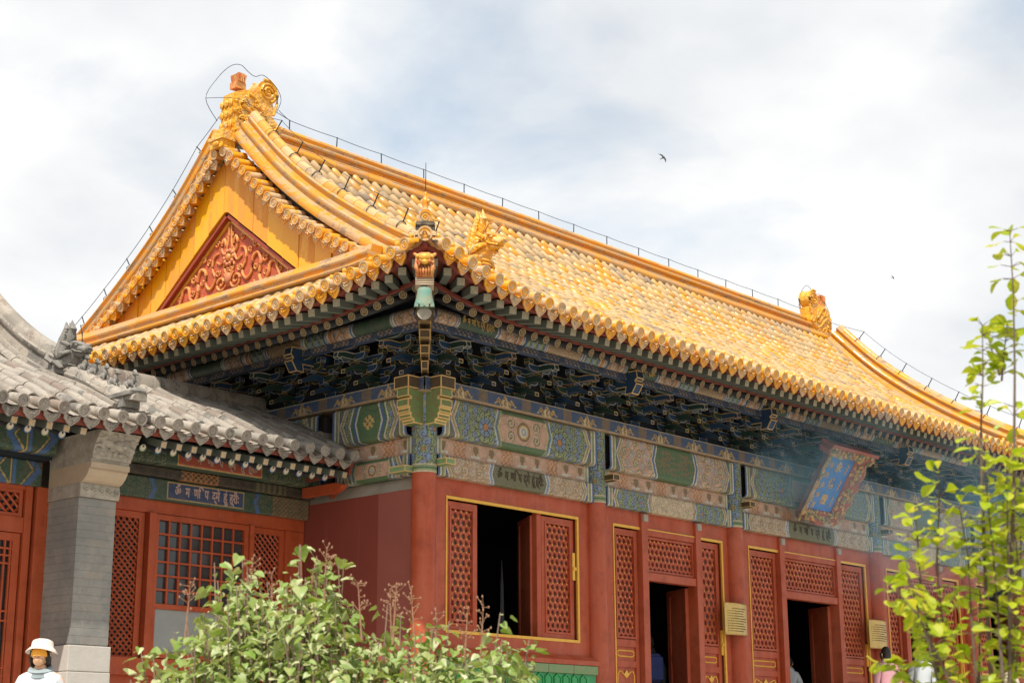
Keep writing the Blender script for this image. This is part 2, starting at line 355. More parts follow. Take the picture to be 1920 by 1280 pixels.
def whorl(col, U, V, cx, cy, Rd, a='lblue', b='lgreen', core='orange'):
    x, y = U-cx, V-cy; t = np.hypot(x, y)/Rd; th = np.arctan2(y, x); m = t < 1
    p1 = (th*7/(2*np.pi)) % 1; p2 = (th*11/(2*np.pi)) % 1
    put(col, m, b); put(col, m & (np.abs(p2-.5) > .43), 'dark'); sp = ((t-.62)*5+p2) % 1; put(col, m & (t > .62) & (sp < .2), 'dark')
    put(col, t < .62, 'dark'); put(col, t < .585, a); put(col, (t < .585) & (np.abs(p1-.5) > .42), 'dark'); put(col, (t > .40) & (t < .43), 'dark')
    put(col, t < .27, 'dark'); put(col, t < .22, core); put(col, (t > .97) & m, 'dark'); return col
def scroll(U, V, s=.2, base='pink', a='green', b='lblue', c='cream'):
    x, y, par = lat(U, V, s); r = np.hypot(x, y)/(s/2); th = np.arctan2(y, x); sg = np.where(par == 0, 1, -1)
    band = (r*1.6+sg*th/(2*np.pi)) % 1; col = full(U, base); m = r < .92
    put(col, m & (band < .62), a); put(col, m & (par == 1) & (band < .62), b); put(col, m & (band < .34), c); put(col, m & (band < .08), 'brown')
    d = np.sin(U*95)*np.sin(V*90); put(col, ~m & (d > .45), 'orange'); return col
def bands(col, q, lst):                # q: distance inside a boundary; lst [(width, colour)]
    t = 0.
    for wd, c in lst: put(col, (q >= t) & (q < t+wd), c); t += wd
    return col
def beam_fn(L, H, field='swirl', centre='roundel', whorls=True, cw=None):
    def fn(U, V):
        e = np.minimum(U, L-U); vm = np.abs(V-H/2); cwid = cw or L*.19
        if field == 'swirl': col = swirl(U, V, .105)
        elif field == 'scroll': col = scroll(U, V, .19)
        elif field == 'tan': col = scroll(U, V, .155, 'tan', 'brown', 'mauve', 'cream')
        else: col = full(U, field)
        if whorls:
            for f in (.26, .74): whorl(col, U, V, L*f, H*.42, H*.42)
            for f in (.335, .665): whorl(col, U, V, L*f, H*.95, H*.3, 'lgreen', 'lblue')
        ch = e-.26-vm*.45
        bands(col, ch+.13, [(.028, 'blue'), (.022, 'white'), (.02, 'orange'), (.028, 'lgreen'), (.022, 'cream'), (.012, 'dark')])
        put(col, ch < -.13, 'olive'); bands(col, e, [(.05, 'blue'), (.03, 'white'), (.012, 'dark'), (.04, 'lgreen'), (.025, 'cream'), (.012, 'dark')])
        q = cwid-np.abs(U-L/2)-vm*.32; x, y = U-L/2, V-H/2
        if centre == 'roundel':
            put(col, q > 0, 'pink'); bands(col, q, [(.018, 'white'), (.03, 'lblue'), (.014, 'dark'), (.035, 'lgreen'), (.02, 'cream'), (.012, 'orange')])
            put(col, (q > .1) & (vm > H*.36), 'green'); r = np.hypot(x, y)/(H*.26)
            for sx in (-1, 1):
                for sy in (-1, 1):
                    rr = np.hypot(x-sx*H*.5, y-sy*H*.17)/(H*.15); tt = (rr*1.5+np.arctan2(y-sy*H*.17, x-sx*H*.5)/6.283*sx*sy) % 1; put(col, (rr < 1) & (tt < .55), 'green'); put(col, (rr < 1) & (tt < .2), 'cream')
            put(col, r < 1, 'brown'); put(col, r < .75, 'gold'); put(col, r < .55, 'white'); put(col, r < .36, 'lblue'); put(col, r < .2, 'white')
        elif centre == 'green':
            bands(col, q, [(.02, 'white'), (.05, 'blue'), (.03, 'white'), (.012, 'dark')]); put(col, q > .11, 'green')
            put(col, (q > .15) & (vm < H*.34) & (np.sin(x*38+np.sin(y*30)*2)*np.sin(y*34+np.cos(x*25)*2) > .15), 'brown')
        elif centre == 'text':
            bands(col, q, [(.02, 'white'), (.05, 'lblue'), (.02, 'white'), (.012, 'dark')]); put(col, q > .10, 'olive')
        elif centre == 'tan':
            put(col, q > 0, 'cream'); bands(col, q, [(.02, 'lblue'), (.02, 'white'), (.014, 'dark'), (.03, 'tan'), (.012, 'brown')])
            s2 = scroll(U, V, .15, 'cream', 'tan', 'tan', 'cream'); m = q > .1; col[m] = s2[m]
        elif centre == 'hex':
            put(col, q > 0, 'green'); bands(col, q, [(.03, 'white'), (.05, 'green'), (.05, 'blue'), (.03, 'white')]); put(col, (np.hypot(x, y*1.1) < H*.2) & (np.sin(x*60)*np.sin(y*60) > -.2), 'gold')
        return col
    return fn
def board_fn(L, H):
    def fn(U, V):
        col = full(U, 'pink'); k = np.floor(U/.34); x = U-k*.34-.17; y = V-H/2
        m = (k % 3 != 1); put(col, m & (np.abs(x) < .05+.03*np.sin(y*40)) & (np.abs(y) < H*.36), 'brown'); put(col, m & (np.abs(x) < .10) & (np.abs(y+H*.25) < .02), 'white'); put(col, m & (np.abs(np.abs(x)-.07) < .018) & (y > 0) & (y < H*.33), 'tan')
        put(col, ~m & (np.abs(x) < .13) & (np.sin(U*70+np.sin(V*50))*np.sin(V*75) > 0), 'orange'); e = np.minimum(U, L-U); bands(col, e, [(.05, 'blue'), (.03, 'white'), (.04, 'lgreen'), (.02, 'cream')]); return col
    return fn
def plate_fn(sp, off):
    def fn(U, V):
        col = full(U, np.array((.025, .075, .19))); x = (U-off) % sp-sp/2; y = V-.1
        put(col, (np.abs(x) > sp/2-.10) & (np.sin(U*120)*np.sin(V*110) > -.35), 'brown')
        rr = np.abs(x)/.25+np.abs(y+.03-.03*np.cos(x*42))/.085; put(col, rr < 1, 'gold'); put(col, (rr < .86) & (np.sin(x*75)*np.sin(y*80+1) > -.15), 'brown'); put(col, (rr < .8) & (np.abs(np.abs(x)-.045) < .018), 'cream')
        put(col, V > .195, 'cream'); put(col, V < .012, 'tan'); return col
    return fn
def colpaint(U, V):
    col = swirl(U, V, .125); 
    for k in range(-3, 4):
        whorl(col, U, V, k*.36+.1, .62, .13, 'lblue', 'lgreen'); x, y = U-k*.36+.08, V-.98
        r = np.hypot(x, y); th = np.arctan2(y, x); put(col, (r < .10*np.abs(np.cos(2*th))+.015), 'lblue'); put(col, r < .035, 'tan')
        whorl(col, U, V, k*.36-.08, .33, .11, 'lgreen', 'lblue')
    put(col, V < .11, 'lgreen'); put(col, (V > .05) & (V < .075), 'green'); put(col, (V > .10) & (V < .118), 'cream'); put(col, V < .02, 'cream'); return col
def grid(name, mapf, U, V, fn, parent, colV=None):
    uu, vv = np.meshgrid(U, V); P = mapf(uu, vv); nu, nv = len(U), len(V)
    co = np.stack(P, -1).reshape(-1, 3); i = np.arange((nv-1)*(nu-1)); r, c = i//(nu-1), i % (nu-1); a = r*nu+c
    f = np.stack([a, a+1, a+nu+1, a+nu], -1); me = bpy.data.meshes.new(name)
    me.vertices.add(len(co)); me.vertices.foreach_set('co', co.ravel().astype(np.float32)); me.loops.add(f.size); me.loops.foreach_set('vertex_index', f.ravel().astype(np.int32))
    me.polygons.add(len(f)); me.polygons.foreach_set('loop_start', np.arange(0, f.size, 4, dtype=np.int32)); me.update(calc_edges=True)
    col = np.concatenate([fn(uu, vv if colV is None else np.broadcast_to(np.asarray(colV)[:, None], uu.shape)).reshape(-1, 3), np.ones((len(co), 1))], 1)
    at = me.color_attributes.new('Col', 'FLOAT_COLOR', 'POINT'); at.data.foreach_set('color', col.ravel().astype(np.float32)); me.materials.append(MATS['painted_wood'])
    me.polygons.foreach_set('use_smooth', [True]*len(f)); return ob(name, me, parent)
def lin_(a, b, st): return np.linspace(a, b, max(2, int(round(abs(b-a)/st))+1))
# front face of a timber lying along +s; side 'F' faces -y at y=-o, side 'L' faces -x at x=-o
def mapside(side):
    if side == 'F': return lambda s, o, z: (s, -o, z)
    return lambda s, o, z: (-o, s, z)
def timber(name, side, s0, s1, z0, z1, o, fn, parent, rnd=.05, under=.12, st=.012):
    f = mapside(side); prof = [(o-under, z0)]+[(o-rnd+rnd*math.sin(t), z0+rnd-rnd*math.cos(t)) for t in np.linspace(0, math.pi/2, 6)]
    zt = z1-rnd; prof += [(o, z) for z in lin_(z0+rnd, zt, st)[1:]]+[(o-rnd+rnd*math.cos(t), zt+rnd*math.sin(t)) for t in np.linspace(0, math.pi/2, 5)[1:]]+[(o-under, z1)]
    po = np.array([p[0] for p in prof]); pz = np.array([p[1] for p in prof]); U = lin_(0, s1-s0, st); idx = np.arange(len(prof), dtype=float)
    cv = np.clip(pz-z0, 0, None)
    g = grid(name, lambda u, v: f(s0+u, po[v.astype(int)], pz[v.astype(int)]), U, idx, fn, parent, colV=cv)
    return g
def text_on(meshes, side, sc, z, o, parent, pitch, size=1.0, name='seed_syllable', dirn=1):
    n = len(meshes)
    for i, me in enumerate(meshes):
        s = sc+(i-(n-1)/2)*pitch
        if side == 'F': M = Matrix.Translation((s, -o, z)) @ Matrix.Rotation(R(90), 4, 'X') @ Matrix.Diagonal((size*.78, size*1.25, size, 1))
        else: M = Matrix.Translation((-o, s, z)) @ Matrix.Rotation(R(-90), 4, 'Z') @ Matrix.Rotation(R(90), 4, 'X') @ Matrix.Scale(size, 4)
        ob(name, me, parent, M=M)

# ------------------------------------------------------------------ ground
tag(MB().add([(-400, -400, 0), (400, -400, 0), (400, 400, 0), (-400, 400, 0)], [(0, 1, 2, 3)]).ob('ground', 'paving'), kind='structure')
tag(MB().box(-24, 30, -4.2, 26, 0.004, .95).ob('terrace', 'stone_pale'), kind='structure')

# ------------------------------------------------------------------ the hall
XC = [0, 3.8, 7.6, 12.4, 16.2, 20.0]; YC = [0, 1.9, 8.1, 10.0]; Z0 = 1.85; ZL = 5.49; ZP = 6.84
hall = thing('temple_hall', 'large red timber temple hall with yellow glazed tile roof and painted eaves', 'temple', (10, 5, .95))
MB().box(-1.4, 21.4, -1.4, 11.4, .955, Z0).ob('platform', 'stone_pale', hall)
def column(x, y, vis=True):
    m = MB().lathe([(.185, Z0), (.178, 3.5), (.176, 5.50)], 28, o=(x, y, 0)); c = m.ob('column', 'red_paint', hall, smooth='auto')
    if vis:
        th = lin_(-math.pi*1.35, math.pi*.35, .075); zz_ = lin_(5.5, 6.68, .014)
        if True: grid('column_painting', lambda u, v: (x+.181*np.cos(u), y+.181*np.sin(u), v), th, zz_, lambda a, b: colpaint(a*.181, b-5.5), c)
for x in XC: column(x, 0)
for y in YC[1:]: column(.14 if y < 9 else 0, y, False)
for x in XC[1:]: column(x, 10, False)
for y in YC[1:3]: column(20, y, False)
# timbers on the front and the left side
fields = [('swirl', 'roundel', 'tan', 'text'), ('scroll', 'green', 'swirl', 'tan'), ('swirl', 'roundel', 'tan', 'text'), ('scroll', 'green', 'swirl', 'tan'), ('swirl', 'roundel', 'tan', 'text')]
def lintels(side, a, b, k, st):
    s0, s1 = a+.16, b-.16; L = s1-s0; f1, c1, f2, c2 = fields[k]
    bb = timber('large_lintel', side, s0, s1, 6.06, 6.63, .20, beam_fn(L, .57, f1, c1, f1 == 'swirl'), hall, .06, .2, st)
    timber('lintel_board', side, s0, s1, 5.80, 6.06, .05, board_fn(L, .26), hall, .01, .05, st)
    sb = timber('small_lintel', side, s0, s1, ZL, 5.80, .12, beam_fn(L, .31, f2, c2, f2 == 'swirl', L*.20), hall, .03, .14, st)
    if c2 == 'text': text_on(TM, side, (s0+s1)/2, ZL+.165, .123, sb, L*.30/7, .9 if L > 2 else .5)
    MB().box(*( (s0, s1, -.04, .12) if side == 'F' else (-.04, .12, s0, s1)), ZL+.004, 6.63).ob('lintel_core', 'grime_wood', hall)
for k in range(5): lintels('F', XC[k], XC[k+1], k, .0125 if k < 2 else .018)
def lintels_left():
    for a, b, st in ((0, 1.9, .0125), (1.9, 8.1, .03)):
        s0, s1 = a+.16, b-.16; L = s1-s0
        timber('large_lintel', 'L', s0, s1, 6.06, 6.63, .20, beam_fn(L, .57, 'swirl', 'hex', False, L*.27), hall, .06, .2, st)
        timber('lintel_board', 'L', s0, s1, 5.80, 6.06, .05, board_fn(L, .26), hall, .01, .05, st)
        timber('small_lintel', 'L', s0, s1, ZL, 5.80, .12, beam_fn(L, .31, 'swirl', 'roundel', False, L*.3), hall, .03, .14, st)
        MB().box(-.04, .12, s0, s1, ZL+.004, 6.63).ob('lintel_core', 'grime_wood', hall)
lintels_left()
timber('plate_beam', 'F', -.25, 20.25, 6.635, ZP, .26, plate_fn(.95, .25), hall, .006, .5, .014)
timber('plate_beam', 'L', -.24, 10.24, 6.637, ZP-.002, .258, plate_fn(.95, .24), hall, .006, .5, .018)
# beam ends crossing at the corner column ("tyrant fist" ends)
def fist(side):
    f = mapside(side); pts = [(.1, 6.70), (.44, 6.70), (.44, 6.545), (.38, 6.535), (.38, 6.52), (.44, 6.51), (.44, 6.40), (.41, 6.38), (.425, 6.32), (.385, 6.30), (.39, 6.24), (.33, 6.22), (.32, 6.17), (.1, 6.17)]
    # profile in (outward, z); thickness along s; lies at the far end (s about 0)
    me = outlined('beam_end', pts, lambda p: Vector(f(-.115, p[0], p[1])) , lambda p: Vector(f(.115, p[0], p[1])), ['fist_green', 'gold_line'], .02)
    ob('beam_end', me, hall)
    me = outlined('beam_end_cap', [(.18, 6.838), (.47, 6.838), (.47, 6.66), (.18, 6.66)], lambda p: Vector(f(-.145, p[0], p[1])), lambda p: Vector(f(.145, p[0], p[1])), ['bracket_brown', 'gold_line'], .02)
    ob('beam_end_cap', me, hall)
fist('F'); fist('L')
for (x, y) in ((.17, -.24), (-.24, .17)):
    ob('beam_end_cap', outlined('beam_end_cap', [(-.09, -.045), (.09, -.045), (.09, .045), (-.09, .045)], lambda p: Vector((x+p[0], y-.12, 5.66+p[1] if y < 0 else 5.55+p[1])), lambda p: Vector((x+p[0], y+.2, 5.66+p[1] if y < 0 else 5.55+p[1])), ['green_glaze_dull', 'gold_line'], .015), hall)
for x in XC[1:-1]:
    ob('beam_end_cap', outlined('beam_end_cap', [(-.08, -.05), (.08, -.05), (.08, .05), (-.08, .05)], lambda p: Vector((x+.12+p[0], -.36, 5.90+p[1])), lambda p: Vector((x+.12+p[0], -.05, 5.90+p[1])), ['bracket_brown', 'gold_line'], .014), hall)

# ------------------------------------------------------------------ walls, windows and doors of the front
def wall_box(x0, x1, z0, z1, y0=0., y1=.14, m='red_paint', name='wall_panel', bev=0): return box_ob(name, (x0, x1, y0, y1, z0, z1), m, hall, bev)
def lattice_mesh(W, H, s=.118):
    m = MB(); nx = max(2, int(round(W/s))); sx = W/nx; sy = sx*.866; ny = max(2, int(round(H/sy))); sy = H/ny; NH = 12
    for j in range(ny+1):
        for i in range(nx+1):
            cx = i*sx+(sx/2 if j % 2 else 0); cz = j*sy; ro = []; ri = []; rb = []
            for k in range(NH):
                a = 2*math.pi*k/NH+math.pi/6; hexr = sx/2/math.cos(((a+math.pi/6) % (math.pi/3))-math.pi/6)*1.0
                rh = sx*.335*(1+.10*math.cos(3*a+(j % 2)*math.pi))
                px, pz = cx+hexr*math.cos(a), cz+hexr*math.sin(a)*sy/(sx*.866); qx, qz = cx+rh*math.cos(a), cz+rh*math.sin(a)
                cl = lambda x_, z_: (min(max(x_, 0), W), min(max(z_, 0), H))
                ro.append((*cl(px, pz),)); ri.append((*cl(qx, qz),))
            v = [(x_, 0, z_) for x_, z_ in ro]+[(x_, -.006, z_) for x_, z_ in ri]+[(x_, .03, z_) for x_, z_ in ri]
            f = [(k, (k+1) % NH, NH+(k+1) % NH, NH+k) for k in range(NH)]+[(NH+k, NH+(k+1) % NH, 2*NH+(k+1) % NH, 2*NH+k) for k in range(NH)]
            m.add(v, f, 0)
            if 0 < cx < W and 0 < cz < H and cz+sy*.66 < H:
                gz = cz+sy*.667; g = .013; m.add([(cx-g, -.012, gz), (cx, -.012, gz-g), (cx+g, -.012, gz), (cx, -.012, gz+g)], [(0, 1, 2, 3)], 1)
    return m.mesh('lattice', ['red_paint', 'gold_paint'])
LAT = {}
def lattice(x0, x1, z0, z1, y, parent, M=None):
    key = (round(x1-x0, 3), round(z1-z0, 3))
    if key not in LAT: LAT[key] = lattice_mesh(*key)
    l = ob('lattice', LAT[key], parent, M=(M or Matrix()) @ Matrix.Translation((x0, y, z0)))
    ob('lattice_paper', MB().add([(x0, y+.034, z0), (x1, y+.034, z0), (x1, y+.034, z1), (x0, y+.034, z1)], [(0, 1, 2, 3)]).mesh('lattice_paper', 'lattice_paper'), parent, M=M or Matrix())
def frame(m, x0, x1, z0, z1, y0, y1, wd):
    m.box(x0, x0+wd, y0, y1, z0, z1); m.box(x1-wd, x1, y0, y1, z0, z1); m.box(x0+wd, x1-wd, y0+.002, y1, z0, z0+wd); m.box(x0+wd, x1-wd, y0+.002, y1, z1-wd, z1); return m
def trim(x0, x1, z0, z1, y=-.012, wd=.042, sides='LRTB'):
    for s, d in (('T', (x0, x1, z1-wd, z1)), ('B', (x0, x1, z0, z0+wd)), ('L', (x0, x0+wd*.6, z0+wd, z1-wd)), ('R', (x1-wd, x1, z0+wd, z1-wd))):
        if s in sides: MB().box(d[0], d[1], y, .02, d[2], d[3]).ob('gold_trim', 'gold_paint', hall)
def sash(x0, x1, z0, z1, y, lower=False, wd=.085, M=None, name='window_sash', zlat=None):
    f = frame(MB(), x0, x1, z0, z1, y, y+.07, wd); s = ob(name, f.mesh(name, 'red_paint'), hall, M=M or Matrix())
    MM = M or Matrix(); lz0 = zlat if zlat else z0+wd
    rim = frame(MB(), x0+wd-.012, x1-wd+.012, lz0-.012, z1-wd+.012, y-.014, y+.02, .03); ob('sash_rim', rim.mesh('sash_rim', 'red_paint'), s, M=MM)
    lattice(x0+wd+.015, x1-wd-.015, lz0+.015, z1-wd-.015, y+.02, s, M)
    if lower:
        b = MB(); b.box(x0+wd, x1-wd, y+.03, y+.06, z0+wd, lz0-.012); b.box(x0+wd, x1-wd, y+.003, y+.05, lz0-.14, lz0-.03); b.box(x0+wd, x1-wd, y+.003, y+.05, lz0-.46, lz0-.36)
        ob('lower_panel', b.mesh('lower_panel', 'red_paint'), s, M=MM)
        xa, xb = x0+wd+.03, x1-wd-.03; zc = lz0-.245; r = .045
        pts = [(xa+r+(xb-xa-2*r)*t, zc-r) for t in (0, 1)]+[(xb-r+r*math.cos(a), zc+r*math.sin(a)) for a in np.linspace(-1.2, 1.2, 6)]+[(xb-r, zc+r), (xa+r, zc+r)]+[(xa+r-r*math.cos(a), zc-r*math.sin(a)) for a in np.linspace(-1.2, 1.2, 6)]
        ob('gold_ornament', MB().tube([(p[0], y+.026, p[1]) for p in pts+pts[:1]], .013, 6).mesh('gold_ornament', 'gold_paint'), s, M=MM)
        zt = lz0-.52; xm = (xa+xb)/2
        pts = [(xa, zt-.75), (xa, zt-.06), (xa+.04, zt), (xa+.10, zt-.01), (xm, zt-.10), (xb-.10, zt-.01), (xb-.04, zt), (xb, zt-.06), (xb, zt-.75)]
        ob('gold_ornament', MB().tube([(p[0], y+.026, p[1]) for p in pts], .014, 6).mesh('gold_ornament', 'gold_paint'), s, M=MM)
        pts = [(xa+.07, zt-.42), (xm-.09, zt-.32), (xm, zt-.22), (xm+.09, zt-.32), (xb-.07, zt-.42)]
        ob('gold_ornament', MB().tube([(p[0], y+.026, p[1]) for p in pts], .014, 6).add([(xm-.07, y+.012, zt-.05), (xm, y+.012, zt-.11), (xm+.07, y+.012, zt-.05), (xm, y+.012, zt+.02)], [(0, 1, 2, 3)]).mesh('gold_ornament', 'gold_paint'), s, M=MM)
    return s
def latch(x, z, y):
    MB().box(x-.03, x+.03, y-.02, y+.01, z, z+.42).box(x-.02, x+.05, y-.035, y-.01, z+.15, z+.20).ob('latch', 'gold_paint', hall)
ZT, ZB = 5.245, 3.31
def window_bay(a, b, mir=False):
    x0, x1 = a+.44, b-.42
    wall_box(a+.1, b-.1, ZT, ZL+.02); wall_box(a+.1, x0, 2.985, ZT); wall_box(x1, b-.1, 2.985, ZT); wall_box(x0, x1, 3.05, ZB)
    sl = MB().prism([(-.14, 2.97), (-.14, 3.04), (-.02, 3.12), (.0, 3.12), (.0, 2.97)], lambda p: (a+.1, p[0], p[1]), lambda p: (b-.1, p[0], p[1])); sl.ob('window_sill', 'red_paint', hall)
    trim(x0, x1, ZB, ZT)
    sash(x0+.045, x0+.70, ZB+.045, ZT-.06, .045)
    sash(x1-.82, x1-.07, ZB+.045, ZT-.06, .045); latch(x1-.10, ZB+.95, .03)
    box_ob('window_post', (x1-.93, x1-.83, .04, .14, ZB+.02, ZT-.02), 'red_paint', hall, .008)
    hx = x1-.93
    M = Matrix.Translation((hx, .14, 0)) @ Matrix.Rotation(R(90-33), 4, 'Z')
    ob('open_leaf', frame(MB(), 0, .72, ZB+.05, ZT-.06, -.03, .03, .085).box(.085, .635, -.012, .012, ZB+.135, ZT-.145).mesh('open_leaf', 'red_paint'), hall, M=M)
    # glazed tile dado below the sill
    dado = box_ob('dado_core', (a+.17, b-.17, -.10, .1, Z0, 2.965), 'green_glaze', hall)
    n = 6; wd = (b-a-.34)/n
    for i in range(n): box_ob('dado_border_tile', (a+.17+i*wd+.004, a+.17+(i+1)*wd-.004, -.155, -.1, 2.835, 2.962), 'green_glaze_dull', dado, .01)
    s = .235; 
    if not hasattr(window_bay, 'hexm'):
        hx_ = [(s*.43*math.sin(t), s*.56*math.cos(t)) for t in np.arange(6)*math.pi/3]; hi = [(x_*.72, z_*.72) for x_, z_ in hx_]
        m = MB(); v = [(x_, 0, z_) for x_, z_ in hx_]+[(x_, -.02, z_) for x_, z_ in [(p[0]*.9, p[1]*.9) for p in hx_]]+[(x_, -.02, z_) for x_, z_ in hi]+[(x_*.97, -.006, z_*.97) for x_, z_ in hi]
        m.add(v, [(r_*6+k, r_*6+(k+1) % 6, r_*6+6+(k+1) % 6, r_*6+6+k) for r_ in range(3) for k in range(6)]+[tuple(range(18, 24))]); window_bay.hexm = m.mesh('dado_tile', 'green_glaze')
    for j in range(4):
        zc = 2.72-j*s*.84
        for i in range(int((b-a-.34)/(s*.86))):
            xx = a+.30+i*s*.86+(s*.43 if j % 2 else 0)
            if xx < b-.30: ob('dado_tile', window_bay.hexm, dado, loc=(xx, -.101, zc))
def door_bay(a, b, o0, o1, leaf=1):
    x0, x1 = a+.44, b-.34
    wall_box(a+.1, x0-.0, Z0, ZL+.02); wall_box(x1, b-.1, Z0, ZL+.02); wall_box(x0, x1, ZT, ZL+.02)
    j0, j1 = o0-.16, o1+.15
    trim(x0, j0+.0, Z0, ZT, sides='TL'); trim(j1, x1, Z0, ZT, sides='TR')
    for (p0, p1) in ((j0, o0), (o1, j1)):
        box_ob('door_post', (p0, p1, -.05, .16, Z0, ZL-.01), 'red_paint', hall, .01)
        box_ob('post_cap', ((p0+p1)/2-.06, (p0+p1)/2+.06, -.085, -.03, ZL-.15, ZL-.03), 'plaster_buff', hall, .015)
    box_ob('door_head', (o0, o1, -.03, .12, 4.40, 4.53), 'red_paint', hall, .012)
    box_ob('head_rail', (o0, o1, -.02, .10, 5.13, 5.235), 'red_paint', hall, .01)
    MB().box(o0, o1, -.026, .0, 5.222, 5.24).ob('gold_trim', 'gold_paint', hall)
    sash(o0, o1, 4.532, 5.128, .02, name='transom', wd=.03)
    sash(x0+.03, j0-.02, Z0+.1, ZT-.06, .045, True, zlat=3.46); sash(j1+.02, x1-.07, Z0+.1, ZT-.06, .045, True, zlat=3.46); latch(x1-.07, 3.30, .03)
    for sg, h in ((1, o1), (-1, o0)):
        if sg == 1 or leaf == 2:
            M = Matrix.Translation((h-.03*sg, .16, 0)) @ Matrix.Rotation(R(90-24*sg), 4, 'Z')
            d = ob('door_leaf', frame(MB(), 0, .64, Z0+.05, 4.38, -.03, .03, .10).box(.1, .54, -.012, .012, Z0+.15, 4.28).box(.1, .54, -.022, .022, 3.2, 3.3).mesh('door_leaf', 'red_paint'), hall, M=M)
window_bay(XC[0], XC[1]); door_bay(XC[1], XC[2], 5.10, 6.43); door_bay(XC[2], XC[3], 9.16, 10.94); door_bay(XC[3], XC[4], 13.60, 14.93); window_bay(XC[4], XC[5])
# side, back walls and interior
box_ob('wall', (-.06, .3, .12, 9.9, Z0, 5.30), 'red_plaster', hall)
MB().prism([(-.058, 5.302), (.30, 5.302), (.30, 5.49), (.04, 5.49)], lambda p: (p[0], .12, p[1]), lambda p: (p[0], 9.9, p[1])).ob('wall_coping', 'plaster_buff', hall)
MB().box(-.066, -.0605, .16, .86, Z0+.01, 5.297).ob('lit_plaster_strip', 'pink_plaster', hall)  # lighter strip paints the part of the wall clear of the shadow
box_ob('wall', (0, 20, 9.9, 10.15, Z0, ZL), 'red_plaster', hall); box_ob('wall', (19.75, 20.06, .12, 9.9, Z0, ZL), 'red_plaster', hall)
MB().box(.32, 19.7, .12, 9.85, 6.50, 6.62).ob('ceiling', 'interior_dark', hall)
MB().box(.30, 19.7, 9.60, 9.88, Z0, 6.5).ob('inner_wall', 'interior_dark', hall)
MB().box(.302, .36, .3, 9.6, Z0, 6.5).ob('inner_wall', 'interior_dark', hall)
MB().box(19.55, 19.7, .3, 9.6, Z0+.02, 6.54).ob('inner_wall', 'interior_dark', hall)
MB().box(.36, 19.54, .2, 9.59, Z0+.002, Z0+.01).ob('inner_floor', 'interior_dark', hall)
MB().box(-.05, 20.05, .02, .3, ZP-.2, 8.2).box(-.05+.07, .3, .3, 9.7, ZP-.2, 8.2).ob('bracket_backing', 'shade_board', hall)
# ------------------------------------------------------------------ bracket sets under the eaves
YR = 5.15; YE = 2*YR
def gong(L, h=.10, th=.065):
    a = L/2; p = [(-a, h), (a, h), (a, .62*h), (.93*a, .34*h), (.82*a, .13*h), (.66*a, 0), (-.66*a, 0), (-.82*a, .13*h), (-.93*a, .34*h), (-a, .62*h)]
    return p, th
def shade_lines(me, keep):  # eave shade painted in: borders on side and under faces turn dark
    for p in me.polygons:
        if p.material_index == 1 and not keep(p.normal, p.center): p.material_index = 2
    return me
def set_meshes(fill, fill2, line, line2):
    r = []
    def g(y, z, L, f=fill, l=line, h=.10):
        p, th = gong(L, h); r.append(('bracket_arm', shade_lines(outlined('bracket_arm', p, lambda q: (q[0], y-th/2, z+q[1]), lambda q: (q[0], y+th/2, z+q[1]), [f, l, 'shade_line'], .010), lambda n_, c_: n_.y < -.5)))
    def blk(x, y, z, s=.05, h=.075, f=fill2, l=line2):
        r.append(('bracket_block', outlined('bracket_block', [(-s*.75, 0), (s*.75, 0), (s, h*.4), (s, h), (-s, h), (-s, h*.4)], lambda q: (x+q[0], y-s, z+q[1]), lambda q: (x+q[0], y+s, z+q[1]), [f, l], .007)))
    def ang(y1, z, drop, f=fill2, l=line2, th=.085):
        p = [(.22, z+.10), (y1+.24, z+.10), (y1, z-drop+.058), (y1, z-drop), (y1+.24, z), (.22, z)]
        r.append(('slanting_arm', shade_lines(outlined('slanting_arm', p, lambda q: (-th/2, q[0], q[1]), lambda q: (th/2, q[0], q[1]), [f, 'gold_line', 'shade_line'], .011), lambda n_, c_: n_.y < -.5 and c_.y < y1+.12)))
    blk(0, 0, 0, .115, .11)
    g(0, .10, .50); ang(-.47, .105, .085)
    blk(-.21, 0, .20); blk(.21, 0, .20); blk(0, -.25, .20)
    g(0, .235, .74); g(-.25, .235, .50); ang(-.72, .235, .085)
    for x in (-.21, .21): blk(x, -.25, .335)
    blk(-.33, 0, .335); blk(.33, 0, .335); blk(0, -.50, .335)
    g(-.25, .37, .74); g(-.50, .37, .50)
    p = [(.2, .47), (-.74, .47), (-.86, .44), (-.88, .36), (-.80, .345), (-.80, .37), (.2, .37)]
    r.append(('bracket_nose', outlined('bracket_nose', p, lambda q: (-.045, q[0], q[1]), lambda q: (.045, q[0], q[1]), [fill2, line], .014)))
    for x in (-.33, .33): blk(x, -.25, .47)
    for x in (-.21, .21): blk(x, -.50, .47)
    g(-.70, .49, .56, fill, line2); 
    for x in (-.24, .24): blk(x, -.70, .585, .045, .06)
    return r
SETS = [set_meshes('bracket_blue', 'bracket_green', 'white_line', 'arm_gold'), set_meshes('bracket_green', 'bracket_blue', 'arm_gold', 'white_line')]
def bracket(x, y, rz, k, z=ZP):
    root = None; M = Matrix.Translation((x, y, z)) @ Matrix.Rotation(rz, 4, 'Z')
    for nm, me in SETS[k % 2]:
        if root is None: root = ob('bracket_set', me, hall, M=M)
        else: ob(nm, me, root, M=M)
bs = [0]
for k in range(5):
    n = 5 if k == 2 else 4
    bs += [XC[k]+(XC[k+1]-XC[k])*(i+1)/n for i in range(n)]
for i, x in enumerate(bs): bracket(x, 0, 0, i)
for i in range(0, 7): bracket(0, i*.95, R(-90), i+1)
